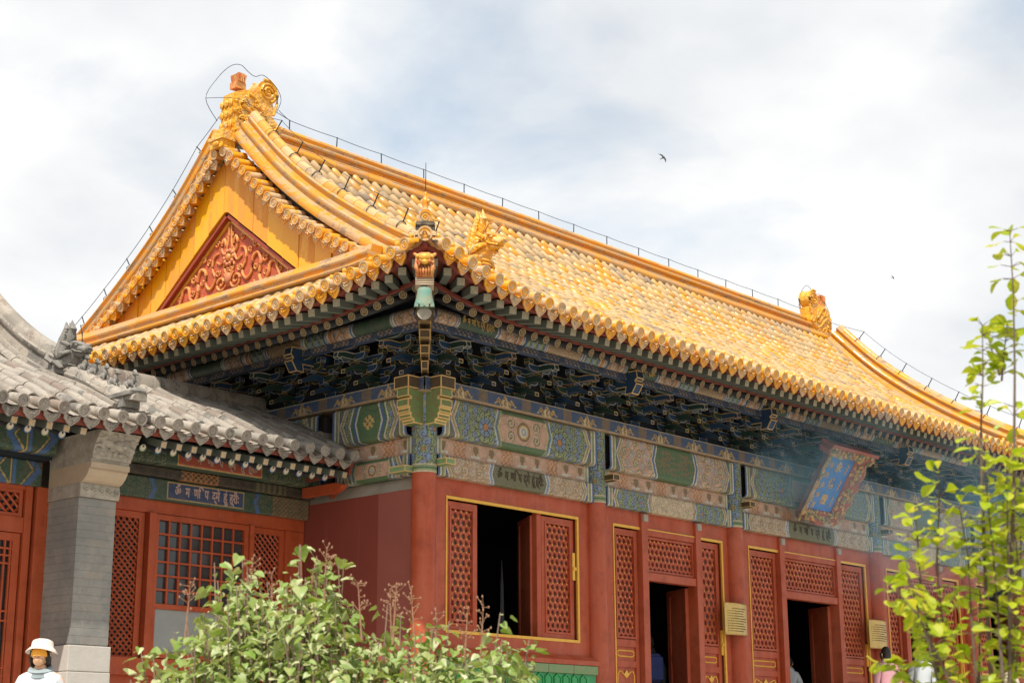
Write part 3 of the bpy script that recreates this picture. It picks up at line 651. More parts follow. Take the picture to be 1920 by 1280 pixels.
def beam_head(x, y, rz):
    p = [(.1, 7.50), (-.96, 7.50), (-.98, 7.38), (-.93, 7.34), (-.96, 7.29), (-.86, 7.14), (-.72, 7.14), (-.74, 7.26), (.1, 7.26)]
    Mx = Matrix.Translation((x, y, 0)) @ Matrix.Rotation(rz, 4, 'Z'); ob('beam_head', outlined('beam_head', p, lambda q: (-.085, q[0], q[1]), lambda q: (.085, q[0], q[1]), ['bracket_blue', 'gold_line'], .018), hall, M=Mx)
for x in XC[1:]: beam_head(x, 0, 0)
beam_head(0, 1.9, R(-90))
# diagonal arms of the corner set
for j, (t, z, wd) in enumerate(((.50, 6.90, .10), (.76, 7.03, .125), (.98, 7.17, .15), (1.15, 7.33, .17))):
    L = t*1.414; p = [(0, .10), (-L+.1, .12), (-L, .07), (-L, -.05), (-L+.22, -.01), (0, 0)]
    Mx = Matrix.Translation((0, 0, z)) @ Matrix.Rotation(R(-45), 4, 'Z')
    ob('corner_arm', outlined('corner_arm', p, lambda q: (-wd/2, q[0], q[1]), lambda q: (wd/2, q[0], q[1]), ['bracket_brown', 'gold_line'], .014), hall, M=Mx)
# eave purlins with painted cartouches
def purlin_fn(L, seed):
    def fn(U, V):
        col = full(U, 'dblue'); k = np.floor(U/1.9); u = U-k*1.9; par = (k % 2); c2 = scroll(U, V, .10, 'pink', 'brown', 'lblue', 'cream')
        m = (u > .55) & (u < 1.35); m0 = m & (par == 0); m1 = m & (par == 1); col[m0] = C['dgreen']; put(col, m1, 'tan'); put(col, m1 & (np.sin(U*90)*np.sin(V*90) > .1), 'brown')
        z = ((u > .12) & (u < .5)) | ((u > 1.4) & (u < 1.78)); z0 = z & (par == 0); col[z0] = c2[z0]; z1 = z & (par == 1); sw = swirl(U, V, .07, 'lgreen', 'lblue', 'dgreen'); col[z1] = sw[z1]
        for c0 in (.0, .52, 1.37, 1.80):
            bands(col, u-c0, [(.022, 'white'), (.03, 'blue'), (.022, 'white')])
        put(col, (u > 1.82) | (u < -.1), 'orange'); put(col, np.abs(V) < .0, 'gold'); return col
    return fn
def purlin(side, s0, s1, o, z, rad, name='eave_purlin'):
    f = mapside(side); th = np.linspace(-math.pi*.75, math.pi*.4, 16)
    return grid(name, lambda u, v: f(s0+u, o+rad*np.cos(v), z+rad*np.sin(v)), lin_(0, s1-s0, .02), th, lambda u, v: purlin_fn(1, 0)(u, v*rad), hall)
pf = purlin('F', -.72, 20.72, .72, 7.575, .115); purlin('L', -.72, YE+.72, .72, 7.575, .115)
for i in range(0, 5):
    text_on(TM_GOLD, 'F', -.72+1.9*(2*i)+.95, 7.575, .838, pf, .095, .62)
def cloudboard(U, V):
    col = full(U, 'dblue'); x = U % .475-.2375; put(col, (np.abs(x) < .17) & (np.sin(U*70+np.sin(V*60)*1.5)*np.sin(V*85) > .25), 'tan'); return col
timber('eave_tie', 'F', -.7, 20.7, 7.37, 7.465, .765, cloudboard, hall, .006, .12, .016); timber('eave_tie', 'L', -.698, YE+.7, 7.372, 7.463, .763, cloudboard, hall, .006, .12, .02)

# ------------------------------------------------------------------ eaves: heights, rafters, fascia
TF = [(-2.45, 8.02), (-2.04, 7.90), (-1.8, 7.835), (-1.57, 7.76), (-1.28, 7.69), (-1.07, 7.645), (-.57, 7.57), (-.08, 7.53), (.5, 7.505), (1.5, 7.50), (30, 7.50)]
TL = [(-2.45, 8.0), (-2.05, 7.89), (-1.66, 7.80), (-1.36, 7.745), (-.85, 7.69), (-.46, 7.64), (.15, 7.59), (1.03, 7.575), (30, 7.575)]
def E(s, side):
    if side == 'F': return float(interp(min(s, 20-s), TF))
    return float(interp(min(s, YE-s), TL))
OE = 2.40
def raf_mesh(rnd, L):
    m = MB()
    if rnd:
        n = 14; r = .056; ring = lambda y, q: [(q*math.cos(2*math.pi*j/n), y, q*math.sin(2*math.pi*j/n)) for j in range(n)]
        v = ring(L, r)+ring(0, r)+ring(0, r*.82)+ring(-.002, r*.80)
        f = [(k*n+j, k*n+(j+1) % n, (k+1)*n+(j+1) % n, (k+1)*n+j) for k in range(3) for j in range(n)]
        m.add(v, f, 0); m.m[n:3*n] = [2]*(2*n); m.add(v[3*n:], [tuple(range(n))], 1)
        for (x0, x1, z0, z1) in ((-.026, .026, .018, .026), (-.026, -.018, -.024, .018), (.018, .026, -.024, .018), (-.012, .012, -.002, .006), (-.004, .004, -.026, -.004)): m.box(x0, x1, -.006, -.002, z0, z1, 2)
        return m.mesh('rafter', ['rafter_dark', 'rafter_face', 'rafter_gold'])
    a = .054; m.box(-a, a, 0, L, -a, a, 0); m.box(-a*.93, a*.93, -.003, 0, -a*.93, a*.93, 1)
    return m.mesh('flying_rafter', ['rafter_green', 'rafter_end', 'rafter_face'])
RM, FM = raf_mesh(True, 1.9), raf_mesh(False, 1.05)
def orient(a, b):
    y = (b-a).normalized(); x = y.cross(Vector((0, 0, 1))).normalized(); z = x.cross(y); M = Matrix((x, y, z)).transposed().to_4x4(); M.translation = a; return M
def rafters(side, s0, s1, sp, vis):
    f = mapside(side); Lmax = 20 if side == 'F' else YE; n = int(round((s1-s0)/sp))
    for i in range(n+1):
        s = s0+i*sp; e = min(s, Lmax-s); sg = 1 if s < Lmax/2 else -1; fl = E(s, side)-7.50; ph = R(43)*min(1, max(0, (1.3-e)/3.3))
        if e > -1.62:
            a = Vector(f(s, 1.66, E(s, side)-.205)); b = Vector(f(s+sg*1.9*math.sin(ph), 1.66-1.9*math.cos(ph), 7.295+.49*1.9*math.cos(ph)+fl*.2)); ob('rafter', RM, hall, M=orient(a, b))
        a = Vector(f(s, 2.16, E(s, side)-.185)); b = Vector(f(s+sg*1.05*math.sin(ph), 2.16-1.05*math.cos(ph), 7.315+.25*1.05*math.cos(ph)+fl*.75)); ob('flying_rafter', FM, hall, M=orient(a, b))
rafters('F', -2.0, 21.75, .25, True); rafters('L', -2.0, 7.0, .25, True)
def strip(name, side, s0, s1, prof, mat_, zf, st=.1, clip=False):
    f = mapside(side); m = MB(); S = lin_(s0, s1, st); n = len(prof); v = []
    Lx = 20 if side == 'F' else YE
    for s in S:
        lim = -min(s, Lx-s)+.03
        if clip and lim > min(o for o, z in prof):
            (oa, za), (ob_, zb) = prof[0], prof[1]; q = min(max((lim-oa)/(ob_-oa), 0), 1); zc = za+(zb-za)*q; oc = oa+(ob_-oa)*q; pr = [prof[0], (oc, zc), (oc, zc+.03), prof[3]]
        else: pr = prof
        v += [f(s, o, zf(s)+z) for o, z in pr]
    m.add(v, [(i*n+j, i*n+(j+1) % n, (i+1)*n+(j+1) % n, (i+1)*n+j) for i in range(len(S)-1) for j in range(n)]); return m.ob(name, mat_, hall)
for side, s1 in (('F', 22.3), ('L', YE+2.3)):
    strip('eave_fascia', side, -2.28, s1, [(2.20, -.125), (2.255, -.12), (2.27, -.03), (2.20, -.03)], 'eave_red', lambda s: E(s, side))
    strip('inner_fascia', side, -1.68, s1-.6, [(1.63, .065), (1.70, .065), (1.70, .115), (1.63, .115)], 'eave_red', lambda s: E(s, side)-.205)
    strip('soffit_board', side, -2.2, s1, [(2.24, -.125), (1.60, .03), (1.60, .06), (2.24, -.09)], 'eave_red', lambda s: E(s, side), clip=True)
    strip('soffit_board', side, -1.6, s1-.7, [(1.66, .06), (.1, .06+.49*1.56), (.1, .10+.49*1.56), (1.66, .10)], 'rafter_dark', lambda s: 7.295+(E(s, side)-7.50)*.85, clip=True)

# ------------------------------------------------------------------ roof surfaces and tiles
PF = [(-2.45, 7.485), (-2.4, 7.50), (-.76, 8.12), (.3, 8.59), (1.24, 9.10), (2.1, 9.63), (3.15, 10.36), (3.97, 11.04), (4.9, 11.98), (5.2, 12.3)]
PL = [(-2.45, 7.56), (-2.4, 7.575), (-1.2, 8.10), (-.3, 8.60), (.5, 9.1)]
def pchip(x, t):
    xs = np.array([a for a, b in t]); ys = np.array([b for a, b in t]); d = np.gradient(ys, xs); i = np.clip(np.searchsorted(xs, x)-1, 0, len(xs)-2)
    h = xs[i+1]-xs[i]; u = np.clip((x-xs[i])/h, 0, 1); return (2*u**3-3*u**2+1)*ys[i]+(u**3-2*u**2+u)*h*d[i]+(-2*u**3+3*u**2)*ys[i+1]+(u**3-u**2)*h*d[i+1]
def S(s, o, side):              # tile axis height at distance o outward (o=2.4 at the eave)
    p = float(pchip(-o, PF if side == 'F' else PL)); fl = E(s, side)-(7.50 if side == 'F' else 7.575)
    return p+fl*max(0, min(1, (o+.8)/3.2))**1.6
def top(s, side):               # innermost o for a row
    if side == 'F':
        e = min(s, 20-s); return -4.92 if e > .32 else -e
    e = min(s, YE-s); return -.12 if e > .12 else -e
roof = MB().box(.6, 19.4, 1.5, YE-1.5, 8.30, 8.34).ob('roof', 'grime_wood', hall)
TR, TLn = .080, .31
def half(n=7, r0=TR, r1=TR*.93, L=TLn):        # cover tile: from y=0 (lower lip) to y=L
    v = []
    for y, r in ((0, r0), (L, r1)): v += [(r*math.cos(math.pi*j/n), y, r*math.sin(math.pi*j/n)-.012) for j in range(n+1)]
    v += [(.75*r0*math.cos(math.pi*j/n), .0, .72*r0*math.sin(math.pi*j/n)-.012) for j in range(n+1)]; k = n+1
    return v, [(j, j+1, k+j+1, k+j) for j in range(n)]+[(2*k+j, 2*k+j+1, j+1, j) for j in range(n)]
HV, HF = half(); mt = MB().add(HV, HF); TILE_ME = mt.mesh('roof_tile', TILE_Y, smooth='auto')
tiles = []
def row_points(s, side):
    o1 = top(s, side); f = mapside(side); n = max(1, int(round((OE-.28-o1)/ (.235 if side == 'F' else .26)))); os_ = np.linspace(OE-.28, o1, n+1)
    P = [Vector(f(s, o, S(s, o, side))) for o in os_]; return P
SP = .25
rowsF = [-2.27+SP*i for i in range(99)]; rowsL = [-2.27+SP*i for i in range(int((YE+4.54)/SP)+1)]
for side, rows in (('F', rowsF), ('L', rowsL)):
    for s in rows:
        P = row_points(s, side)
        for a, b in zip(P[:-1], P[1:]):
            if (b-a).length < .05: continue
            jit = Vector((random.uniform(-.010, .010), random.uniform(-.010, .010), random.uniform(-.006, .010)))
            tiles.append((((a+b)/2-CAM).length, a+jit, b+jit, side))
tiles.sort(key=lambda t: t[0])
nI = 0; MBR = MB(); hv = np.array(HV)
for d, a, b, side in tiles:
    M = orient(a, b); k = (b-a).length*1.10/TLn; Ms = M @ Matrix.Diagonal((1, k, 1, 1))
    if nI < 298: ob('roof_tile', TILE_ME, roof, M=Ms); nI += 1
    else:
        A = np.array(Ms); v = hv @ A[:3, :3].T+A[:3, 3]; MBR.add(v.tolist(), HF)
tag(MBR.ob('roof_tile', TILE_Y, roof, smooth=True), kind='stuff')
# pan tiles: dished sheet between the rows
def bed(side, rows, lim, no, m):
    f = mapside(side); mb = MB(); os_t = np.linspace(0, 1, no)
    for s in rows[:-1]:
        cols = []
        for q in (0, .22, .5, .78, 1):
            ss = s+SP*q; o1 = top(ss, side); dip = (.0, -.035, -.05, -.035, .0)[(0, .22, .5, .78, 1).index(q)]
            cols.append([f(ss, OE-.06+(o1-OE+.06)*t, S(ss, OE-.06+(o1-OE+.06)*t, side)-.035+dip) for t in os_t])
        v = [p for c in cols for p in c]; mb.add(v, [(i*no+j, (i+1)*no+j, (i+1)*no+j+1, i*no+j+1) for i in range(4) for j in range(no-1)])
    return tag(mb.ob('pan_tile', m, roof, smooth=True), kind='stuff')
bed('F', rowsF, 0, 22, PAN); bed('L', rowsL, 0, 9, PAN)
# back and right slopes, plain courses
mb = MB(); n = 20
for i in range(n):
    for j in range(12):
        xa, xb = -2.4+24.8*i/n, -2.4+24.8*(i+1)/n; ta, tb = j/12, (j+1)/12
        def q(x, t): o1 = top(min(max(x, -2.39), 22.39), 'F'); o = OE+(o1-OE)*t; return (x, YE+o, S(x, o, 'F'))
        mb.add([q(xa, ta), q(xb, ta), q(xb, tb), q(xa, tb)], [(0, 1, 2, 3)])
for i in range(12):
    for j in range(6):
        ya, yb = -2.4+15.1*i/12, -2.4+15.1*(i+1)/12
        def q(y, t): o1 = top(min(max(y, -2.39), YE+2.39), 'L'); o = OE+(o1-OE)*t; return (20+o, y, S(y, o, 'L'))
        mb.add([q(ya, j/6), q(yb, j/6), q(yb, (j+1)/6), q(ya, (j+1)/6)], [(0, 1, 2, 3)])
mb.ob('rear_roof_slope', TILE_Y, hall)
# eave end tiles and drip tiles
def end_tile(R_=.083, L=.34):
    n = 16; ring = lambda y, q, dz=0: [(q*math.cos(2*math.pi*j/n), y, q*math.sin(2*math.pi*j/n)+dz) for j in range(n)]
    v = ring(L, R_*.94)+ring(.02, R_*.96)+ring(.018, R_*1.04)+ring(0, R_*1.04)+ring(0, R_*.80)+ring(.010, R_*.76)+ring(.010, R_*.56)+ring(.004, R_*.50)+ring(.004, R_*.36)+ring(.012, R_*.30)+ring(.006, R_*.12)
    f = [(k*n+j, k*n+(j+1) % n, (k+1)*n+(j+1) % n, (k+1)*n+j) for k in range(10) for j in range(n)]+[tuple(range(10*n, 11*n))]
    return MB().add(v, f, 0)
et = end_tile(); et.ball((0, .16, .105), (.034, .034, .04), 1, 8, 5); et.lathe([(.026, .07), (.026, .11)], 8, 1, (0, .16, 0))
END_ME = et.mesh('eave_end_tile', [TILE_E, 'gold_paint'], smooth='auto'); END_ME2 = end_tile().mesh('eave_end_tile', [TILE_E], smooth='auto')
def drip_mesh(wd=.105, h=.165):
    top_ = [(-wd+2*wd*t, -.045*math.sin(math.pi*t)) for t in np.linspace(0, 1, 7)]
    edge = [(wd*1.02, -.03), (wd*.92, -.075), (wd*.62, -.105), (wd*.45, -.125), (0, -h), (-wd*.45, -.125), (-wd*.62, -.105), (-wd*.92, -.075), (-wd*1.02, -.03)]
    poly = top_+edge; m = MB(); n = len(poly); cx, cz = 0, -.075
    ins = [(p[0]*.80+cx*.2, p[1]*.80+cz*.2) for p in poly]
    f_ = lambda pts, y: [(x, y+(z*-.25), z) for x, z in pts]
    v = f_(poly, .022)+f_(poly, 0)+f_(ins, 0)+f_(ins, .009); f = [(k*n+j, k*n+(j+1) % n, (k+1)*n+(j+1) % n, (k+1)*n+j) for k in range(3) for j in range(n)]+[tuple(range(3*n, 4*n)), tuple(range(n))[::-1]]
    m.add(v, f); m.tube([(-.05, .012, -.06), (-.02, .01, -.085), (.0, .01, -.07), (.02, .01, -.085), (.05, .012, -.06)], .008, 5)
    bk = [(x, .0, z) for x, z in top_]+[(x, .22, z+.09) for x, z in top_]; m.add(bk, [(j, j+1, 7+j+1, 7+j) for j in range(6)]); return m
DRIP_ME = drip_mesh().mesh('drip_tile', TILE_E)
def eave_ends(side, rows):
    f = mapside(side); rz = 0 if side == 'F' else R(-90)
    for i, s in enumerate(rows):
        Lx = 20 if side == 'F' else YE
        if min(s, Lx-s) < -2.15: continue
        z = E(s, side); sl = math.atan(.40); rot = Matrix.Rotation(rz, 4, 'Z') @ Matrix.Rotation(R(12)+random.uniform(-.03, .03), 4, 'X') @ Matrix.Rotation(random.uniform(-.03, .03), 4, 'Z')
        ob('eave_end_tile', END_ME if random.random() < .62 else END_ME2, roof, loc=f(s, OE, z+random.uniform(-.006, .006)), rot=rot)
        if i < len(rows)-1:
            s2 = s+SP/2; ob('drip_tile', DRIP_ME, roof, loc=f(s2, OE-.035, E(s2, side)-.045), rot=Matrix.Rotation(rz, 4, 'Z') @ Matrix.Rotation(random.uniform(-.05, .05), 4, 'X'))
eave_ends('F', rowsF); eave_ends('L', [s for s in rowsL if s < 8])

# ------------------------------------------------------------------ gable
mat('gable_red', (.50, .105, .045), .6, .4, 9, .3)
GT = [(1.05, 8.86), (1.24, 8.95), (1.66, 9.20), (2.1, 9.43), (2.61, 9.74), (3.15, 10.07), (3.56, 10.38), (3.97, 10.74), (4.42, 11.17), (4.8, 11.55), (YR, 11.78)]
def G(y): return float(interp(y if y <= YR else 2*YR-y, GT))
XG = .32
def inner(y):                          # lower edge of the glazed boards
    t = abs(y-5.2); return max(9.05, 10.74-t*.755)
yb = 1.25
while yb < 9.0:
    ye = min(yb+.40, 9.05); ys = np.linspace(yb+.007, ye-.007, 5)
    if yb < YR-.05 < ye-.1: pass
    up_ = [(y, G(y)-.06) for y in ys]; lo = [(y, min(inner(y), G(y)-.10)) for y in ys[::-1]]
    dpt = random.uniform(-.006, .006); tilt = random.uniform(-.05, .05)
    poly = lo[::-1]+up_[::-1]
    MB().prism(poly, lambda p: (XG+dpt+tilt*(p[0]-yb), p[0], p[1]), lambda p: (XG+.06, p[0], p[1])).ob('gable_board', GABLE, hall)
    yb = ye
MB().add([(XG+.13, 2.6, 9.0), (XG+.13, 7.8, 9.0), (XG+.13, 5.2, 10.9)], [(0, 1, 2)]).ob('gable_panel', 'gable_red', hall)
MB().add([(XG+.14, 1.0, 8.5), (XG+.14, 9.4, 8.5), (XG+.14, YR, 11.9)], [(0, 1, 2)]).ob('gable_backing', 'grime_wood', hall)
for sg in (-1, 1):
    a = Vector((XG+.02, 5.2, 10.70)); b = Vector((XG+.02, 5.2+sg*2.25, 10.70-2.25*.755)); dr = (b-a).normalized(); nrm = Vector((0, -dr.z, dr.y))*(1 if dr.y > 0 else -1)
    m = MB().sweep([(0, -.06), (.11, -.06), (.11, 0), (0, 0)], [a, b], (1, 0, 0)); m.ob('gable_reveal', 'red_paint_dark', hall)
    m = MB().sweep([(.085, -.115), (.115, -.115), (.115, -.06), (.085, -.06)], [a, b], (1, 0, 0)); m.ob('gable_reveal_trim', 'gold_paint', hall)
rel = MB()
def ribbon(pts, r=.042):
    r *= .72
    for sg in (-1, 1):
        P = [Vector((XG+.115, 5.2+sg*t, z)) for t, z in pts]; Q = []
        for i in range(len(P)-1):
            for k in range(4):
                p0, p1, p2, p3 = P[max(i-1, 0)], P[i], P[i+1], P[min(i+2, len(P)-1)]; u = k/4
                Q.append(.5*((2*p1)+(-p0+p2)*u+(2*p0-5*p1+4*p2-p3)*u*u+(-p0+3*p1-3*p2+p3)*u**3))
        Q.append(P[-1]); rel.tube(Q, [r*(1-.35*abs(2*i/(len(Q)-1)-1)) for i in range(len(Q))], 8)
def spiral(cx, cz, r0, turns, a0, d=1, r=.038): ribbon([(cx+r0*(1-t*.85)*math.cos(a0+d*t*turns*6.283), cz+r0*(1-t*.85)*math.sin(a0+d*t*turns*6.283)) for t in np.linspace(0, 1, 12)], r)
ribbon([(.03, 10.5), (.05, 10.2), (.12, 10.0), (.22, 10.12), (.16, 10.28), (.10, 10.1), (.2, 9.85), (.34, 9.9)])
ribbon([(.30, 10.05), (.42, 10.0), (.46, 9.8), (.36, 9.62), (.48, 9.45), (.62, 9.55), (.64, 9.78), (.78, 9.85), (.86, 9.65), (.82, 9.45), (.92, 9.3), (1.06, 9.4), (1.1, 9.58), (1.24, 9.6), (1.32, 9.4), (1.42, 9.25), (1.55, 9.32), (1.62, 9.42), (1.74, 9.36), (1.85, 9.2)], .05)
for (a_, b_, c_, d_) in ((.06, 10.32, .05, 1), (.34, 10.22, .07, -1), (.55, 9.95, .06, 1), (.86, 9.95, .05, -1), (.30, 9.70, .07, 1), (.05, 9.72, .06, -1), (1.0, 9.48, .07, 1), (.72, 9.62, .06, -1), (1.35, 9.42, .06, 1), (1.5, 9.2, .06, -1), (.5, 9.2, .05, 1), (.85, 9.18, .07, -1), (1.7, 9.15, .05, 1), (.26, 9.32, .05, -1), (1.05, 9.15, .05, 1)): spiral(a_, b_, c_, 1.3, a_*9, d_, .026)
spiral(.2, 9.5, .17, 1.6, 2.0); spiral(.62, 9.28, .12, 1.5, 1.0, -1); spiral(.98, 9.72, .08, 1.2, 2.0); spiral(.10, 9.2, .11, 1.4, .5); spiral(.38, 9.18, .09, 1.3, 2.5, -1); spiral(1.22, 9.22, .09, 1.4, 1.0); spiral(.70, 10.02, .08, 1.3, 0)
ribbon([(.02, 9.95), (.14, 9.78), (.06, 9.62), (.02, 9.4)], .035)
for k in range(10):
    a = k*.628; rel.ball((XG+.10, 5.2+.12*math.cos(a), 9.92+.12*math.sin(a)), (.04, .045, .045), 1, 6, 4)
rel.ball((XG+.09, 5.2, 9.92), (.05, .07, .07), 0, 8, 5); rel.ball((XG+.1, 5.2, 9.55), (.05, .09, .11), 1, 8, 5); rel.ball((XG+.1, 5.2, 9.25), (.05, .08, .1), 1, 8, 5)
mat('relief_gold', (.64, .33, .09), .5, .8, 11, .5, (.55, .15, .05)); mat('relief_coral', (.60, .22, .10), .5, .3, 9, .3)
rel.ob('gable_relief', ['relief_gold', 'relief_coral'], hall, smooth=True)
# verge tiles along the gable edge, pointing out of the gable
def verge(sgn):
    ys = []; y = YR-.12
    while y > 1.12:
        ys.append(y); sl = (G(y+.05)-G(y-.05))/.1; y -= .235/math.hypot(1, sl)*1.0
    for i, y in enumerate(ys):
        yy = y if sgn < 0 else 2*YR-y; z = G(y)
        ob('verge_tile', END_ME2, roof, loc=(.06, yy, z), rot=Matrix.Rotation(R(-90), 4, 'Z') @ Matrix.Rotation(R(8)+random.uniform(-.05, .05), 4, 'X'))
        if i < len(ys)-1:
            ym = (y+ys[i+1])/2; yy = ym if sgn < 0 else 2*YR-ym; sl = math.atan((G(y)-G(ys[i+1]))/(y-ys[i+1]))
            ob('verge_drip', DRIP_ME, roof, loc=(.095, yy, G(ym)-.035), rot=Matrix.Rotation(R(-90), 4, 'Z') @ Matrix.Rotation(sl*.8*(1 if sgn < 0 else -1), 4, 'Y'))
verge(-1); verge(1)
# ridge at the foot of the gable
def course(name, prof, P, side, m, seg, parent=hall, gap=.006):
    # cut a path into pieces so each glazed piece has its own tone
    P = [Vector(p) for p in P]; Ls = [0]
    for a, b in zip(P[:-1], P[1:]): Ls.append(Ls[-1]+(b-a).length)
    def at(t):
        i = min(max(int(np.searchsorted(Ls, t))-1, 0), len(P)-2); u = (t-Ls[i])/(Ls[i+1]-Ls[i]); return P[i].lerp(P[i+1], u)
    zm = min(b for a, b in prof); prof = [(a, b-.006 if b < zm+1e-6 else b) for a, b in prof]
    mb = MB(); n = max(1, int(round(Ls[-1]/seg))); st = Ls[-1]/n
    for i in range(n): mb.sweep(prof, [at(i*st+gap), at(i*st+st/2), at((i+1)*st)], side, 0)
    return mb.ob(name, m, parent, smooth='auto')
def rollp(a0, a1, z0, z1): return [(a0, z0), (a1, z0), (a1+.018, z0+(z1-z0)*.3), (a1+.018, z0+(z1-z0)*.7), (a1, z1), (a0, z1), (a0-.018, z0+(z1-z0)*.7), (a0-.018, z0+(z1-z0)*.3)]
PB = [(.04, y, 8.84+.05*max(0, (abs(y-YR)-3.2))**2) for y in np.linspace(1.15, 2*YR-1.15, 30)]
bj = course('gable_foot_ridge', rollp(-.16, .16, 0, .055), PB, (1, 0, 0), TILE_R, .55)
course('ridge_course', [(-.10, .055), (.16, .055), (.16, .13), (-.12, .13)], PB, (1, 0, 0), TILE_R, .5, bj)
course('ridge_course', rollp(-.13, .16, .13, .20), PB, (1, 0, 0), TILE_R, .42, bj)
course('ridge_course', [(-.06, .20), (.16, .20), (.2, .31), (-.03, .31)], PB, (1, 0, 0), TILE_R, .6, bj)

# ------------------------------------------------------------------ ridges
ZR = 12.14
PR = [(x, YR, ZR+.0) for x in np.linspace(.9, 19.3, 40)]
rg = course('main_ridge', rollp(-.28, .28, -.12, .0), PR, (0, 1, 0), TILE_R, .8)
course('ridge_course', rollp(-.22, .22, .0, .06), PR, (0, 1, 0), TILE_R, .62, rg)
course('ridge_course', [(-.13, .06), (.13, .06), (.10, .12), (.13, .17), (-.13, .17), (-.10, .12)], PR, (0, 1, 0), TILE_R, .75, rg)
course('ridge_course', rollp(-.18, .18, .17, .235), PR, (0, 1, 0), TILE_R, .55, rg)
course('ridge_course', [(-.13, .235), (.13, .235), (.10, .29), (.13, .335), (-.13, .335), (-.10, .29)], PR, (0, 1, 0), TILE_R, .75, rg)
course('ridge_course', [(.105*math.cos(t), .335+.10*math.sin(t)) for t in np.linspace(0, math.pi, 9)], PR, (0, 1, 0), TILE_R, .34, rg)
def vridge(x, back=False):              # sloping ridge beside the gable
    def surf(y): return float(pchip(y, PF))
    ys = np.linspace(4.95, -.42, 24); yy = (lambda y: 2*YR-y) if back else (lambda y: y)
    P = [(x, yy(y), surf(y)+.02) for y in ys]; sd = (1, 0, 0)
    v = course('sloping_ridge', rollp(-.17, .17, -.05, .07), P, sd, TILE_R, .62)
    course('ridge_course', [(-.15, .07), (.15, .07), (.12, .13), (.14, .18), (-.14, .18), (-.12, .13)], P, sd, TILE_R, .55, v)
    course('ridge_course', rollp(-.15, .15, .18, .26), P, sd, TILE_R, .42, v)
    course('ridge_course', [(-.11, .26), (.11, .26), (.09, .32), (.12, .37), (-.12, .37), (-.09, .32)], P, sd, TILE_R, .6, v)
    course('ridge_course', rollp(-.12, .12, .37, .42), P, sd, TILE_R, .42, v)
    if not back and x < 5:
        P2 = [Vector(p) for p in P]; Ls = [0]
        for a, b in zip(P2[:-1], P2[1:]): Ls.append(Ls[-1]+(b-a).length)
        def at(t): i = min(max(int(np.searchsorted(Ls, t))-1, 0), len(P2)-2); return P2[i].lerp(P2[i+1], (t-Ls[i])/(Ls[i+1]-Ls[i]))
        n = 22; st = Ls[-1]/n
        for i in range(n):
            a, b = at((i+1)*st), at(i*st); nrm = Vector((1, 0, 0)).cross((b-a).normalized()); nrm = nrm if nrm.z > 0 else -nrm
            Mx = orient(a+nrm*.44, b+nrm*.44) @ Matrix.Diagonal((1.22, (b-a).length*1.08/TLn, 1.3, 1)); ob('ridge_cap_tile', CAP_ME, v, M=Mx)
    else: course('ridge_course', [(.10*math.cos(t), .42+.10*math.sin(t)) for t in np.linspace(0, math.pi, 9)], P, sd, TILE_R, .36, v)
    return v
CAP_ME = MB().add(HV, HF).mesh('ridge_cap_tile', TILE_Y, smooth='auto')
VR = vridge(.42); vridge(.42, True); vridge(19.58); vridge(19.58, True)
# hip ridges (seen end-on at the near corner)
def hip(cx, cy, dx_, dy_):
    def pz(t): return S(t, -t, 'F') if t > -2.4 else 8.0
    ts = np.linspace(.45, -2.12, 16); P = [(cx+dx_*t, cy+dy_*t, pz(t)+.0) for t in ts]; sd = Vector((dy_, -dx_, 0)).normalized()
    h = course('hip_ridge', rollp(-.12, .12, -.04, .07), P, sd, TILE_R, .5); P3 = P[:-3]
    course('ridge_course', [(-.10, .07), (.10, .07), (.10, .2), (-.10, .2)], P[:-1], sd, TILE_R, .5, h); course('ridge_course', rollp(-.11, .11, .2, .27), P3, sd, TILE_R, .42, h)
    course('ridge_course', [(.09*math.cos(t), .27+.09*math.sin(t)) for t in np.linspace(0, math.pi, 9)], P3, sd, TILE_R, .36, h); return h, pz
HP, pz = hip(0, 0, 1, 1); hip(20, 0, -1, 1)
D45 = Matrix.Rotation(R(-45), 4, 'Z')
ob('hip_end_tile', END_ME2, HP, M=Matrix.Translation((-2.30, -2.30, 7.99)) @ D45 @ Matrix.Rotation(R(10), 4, 'X') @ Matrix.Scale(1.12, 4))
ob('hip_end_tile', END_ME2, HP, M=Matrix.Translation((-2.02, -2.02, 8.34)) @ D45 @ Matrix.Rotation(R(10), 4, 'X') @ Matrix.Scale(1.05, 4))
m = MB().box(-.115, .115, -.02, .36, -.24, -.02).box(-.125, .125, -.035, .36, -.075, -.045).box(-.13, .13, -.03, .36, -.22, -.19); ob('hip_end_block', m.mesh('hip_end_block', 'hip_block'), HP, M=Matrix.Translation((-2.06, -2.06, 8.28)) @ D45)
m = MB().lathe([(.05, 0), (.055, .04), (.03, .07), (.05, .12), (.055, .17), (.035, .2), (.02, .23), (.028, .26), (.01, .29)], 9); m.ball((0, -.05, .15), (.03, .03, .03)); ob('ridge_figure', m.mesh('ridge_figure', TILE_R, True), HP, loc=(-1.95, -1.95, 8.43))
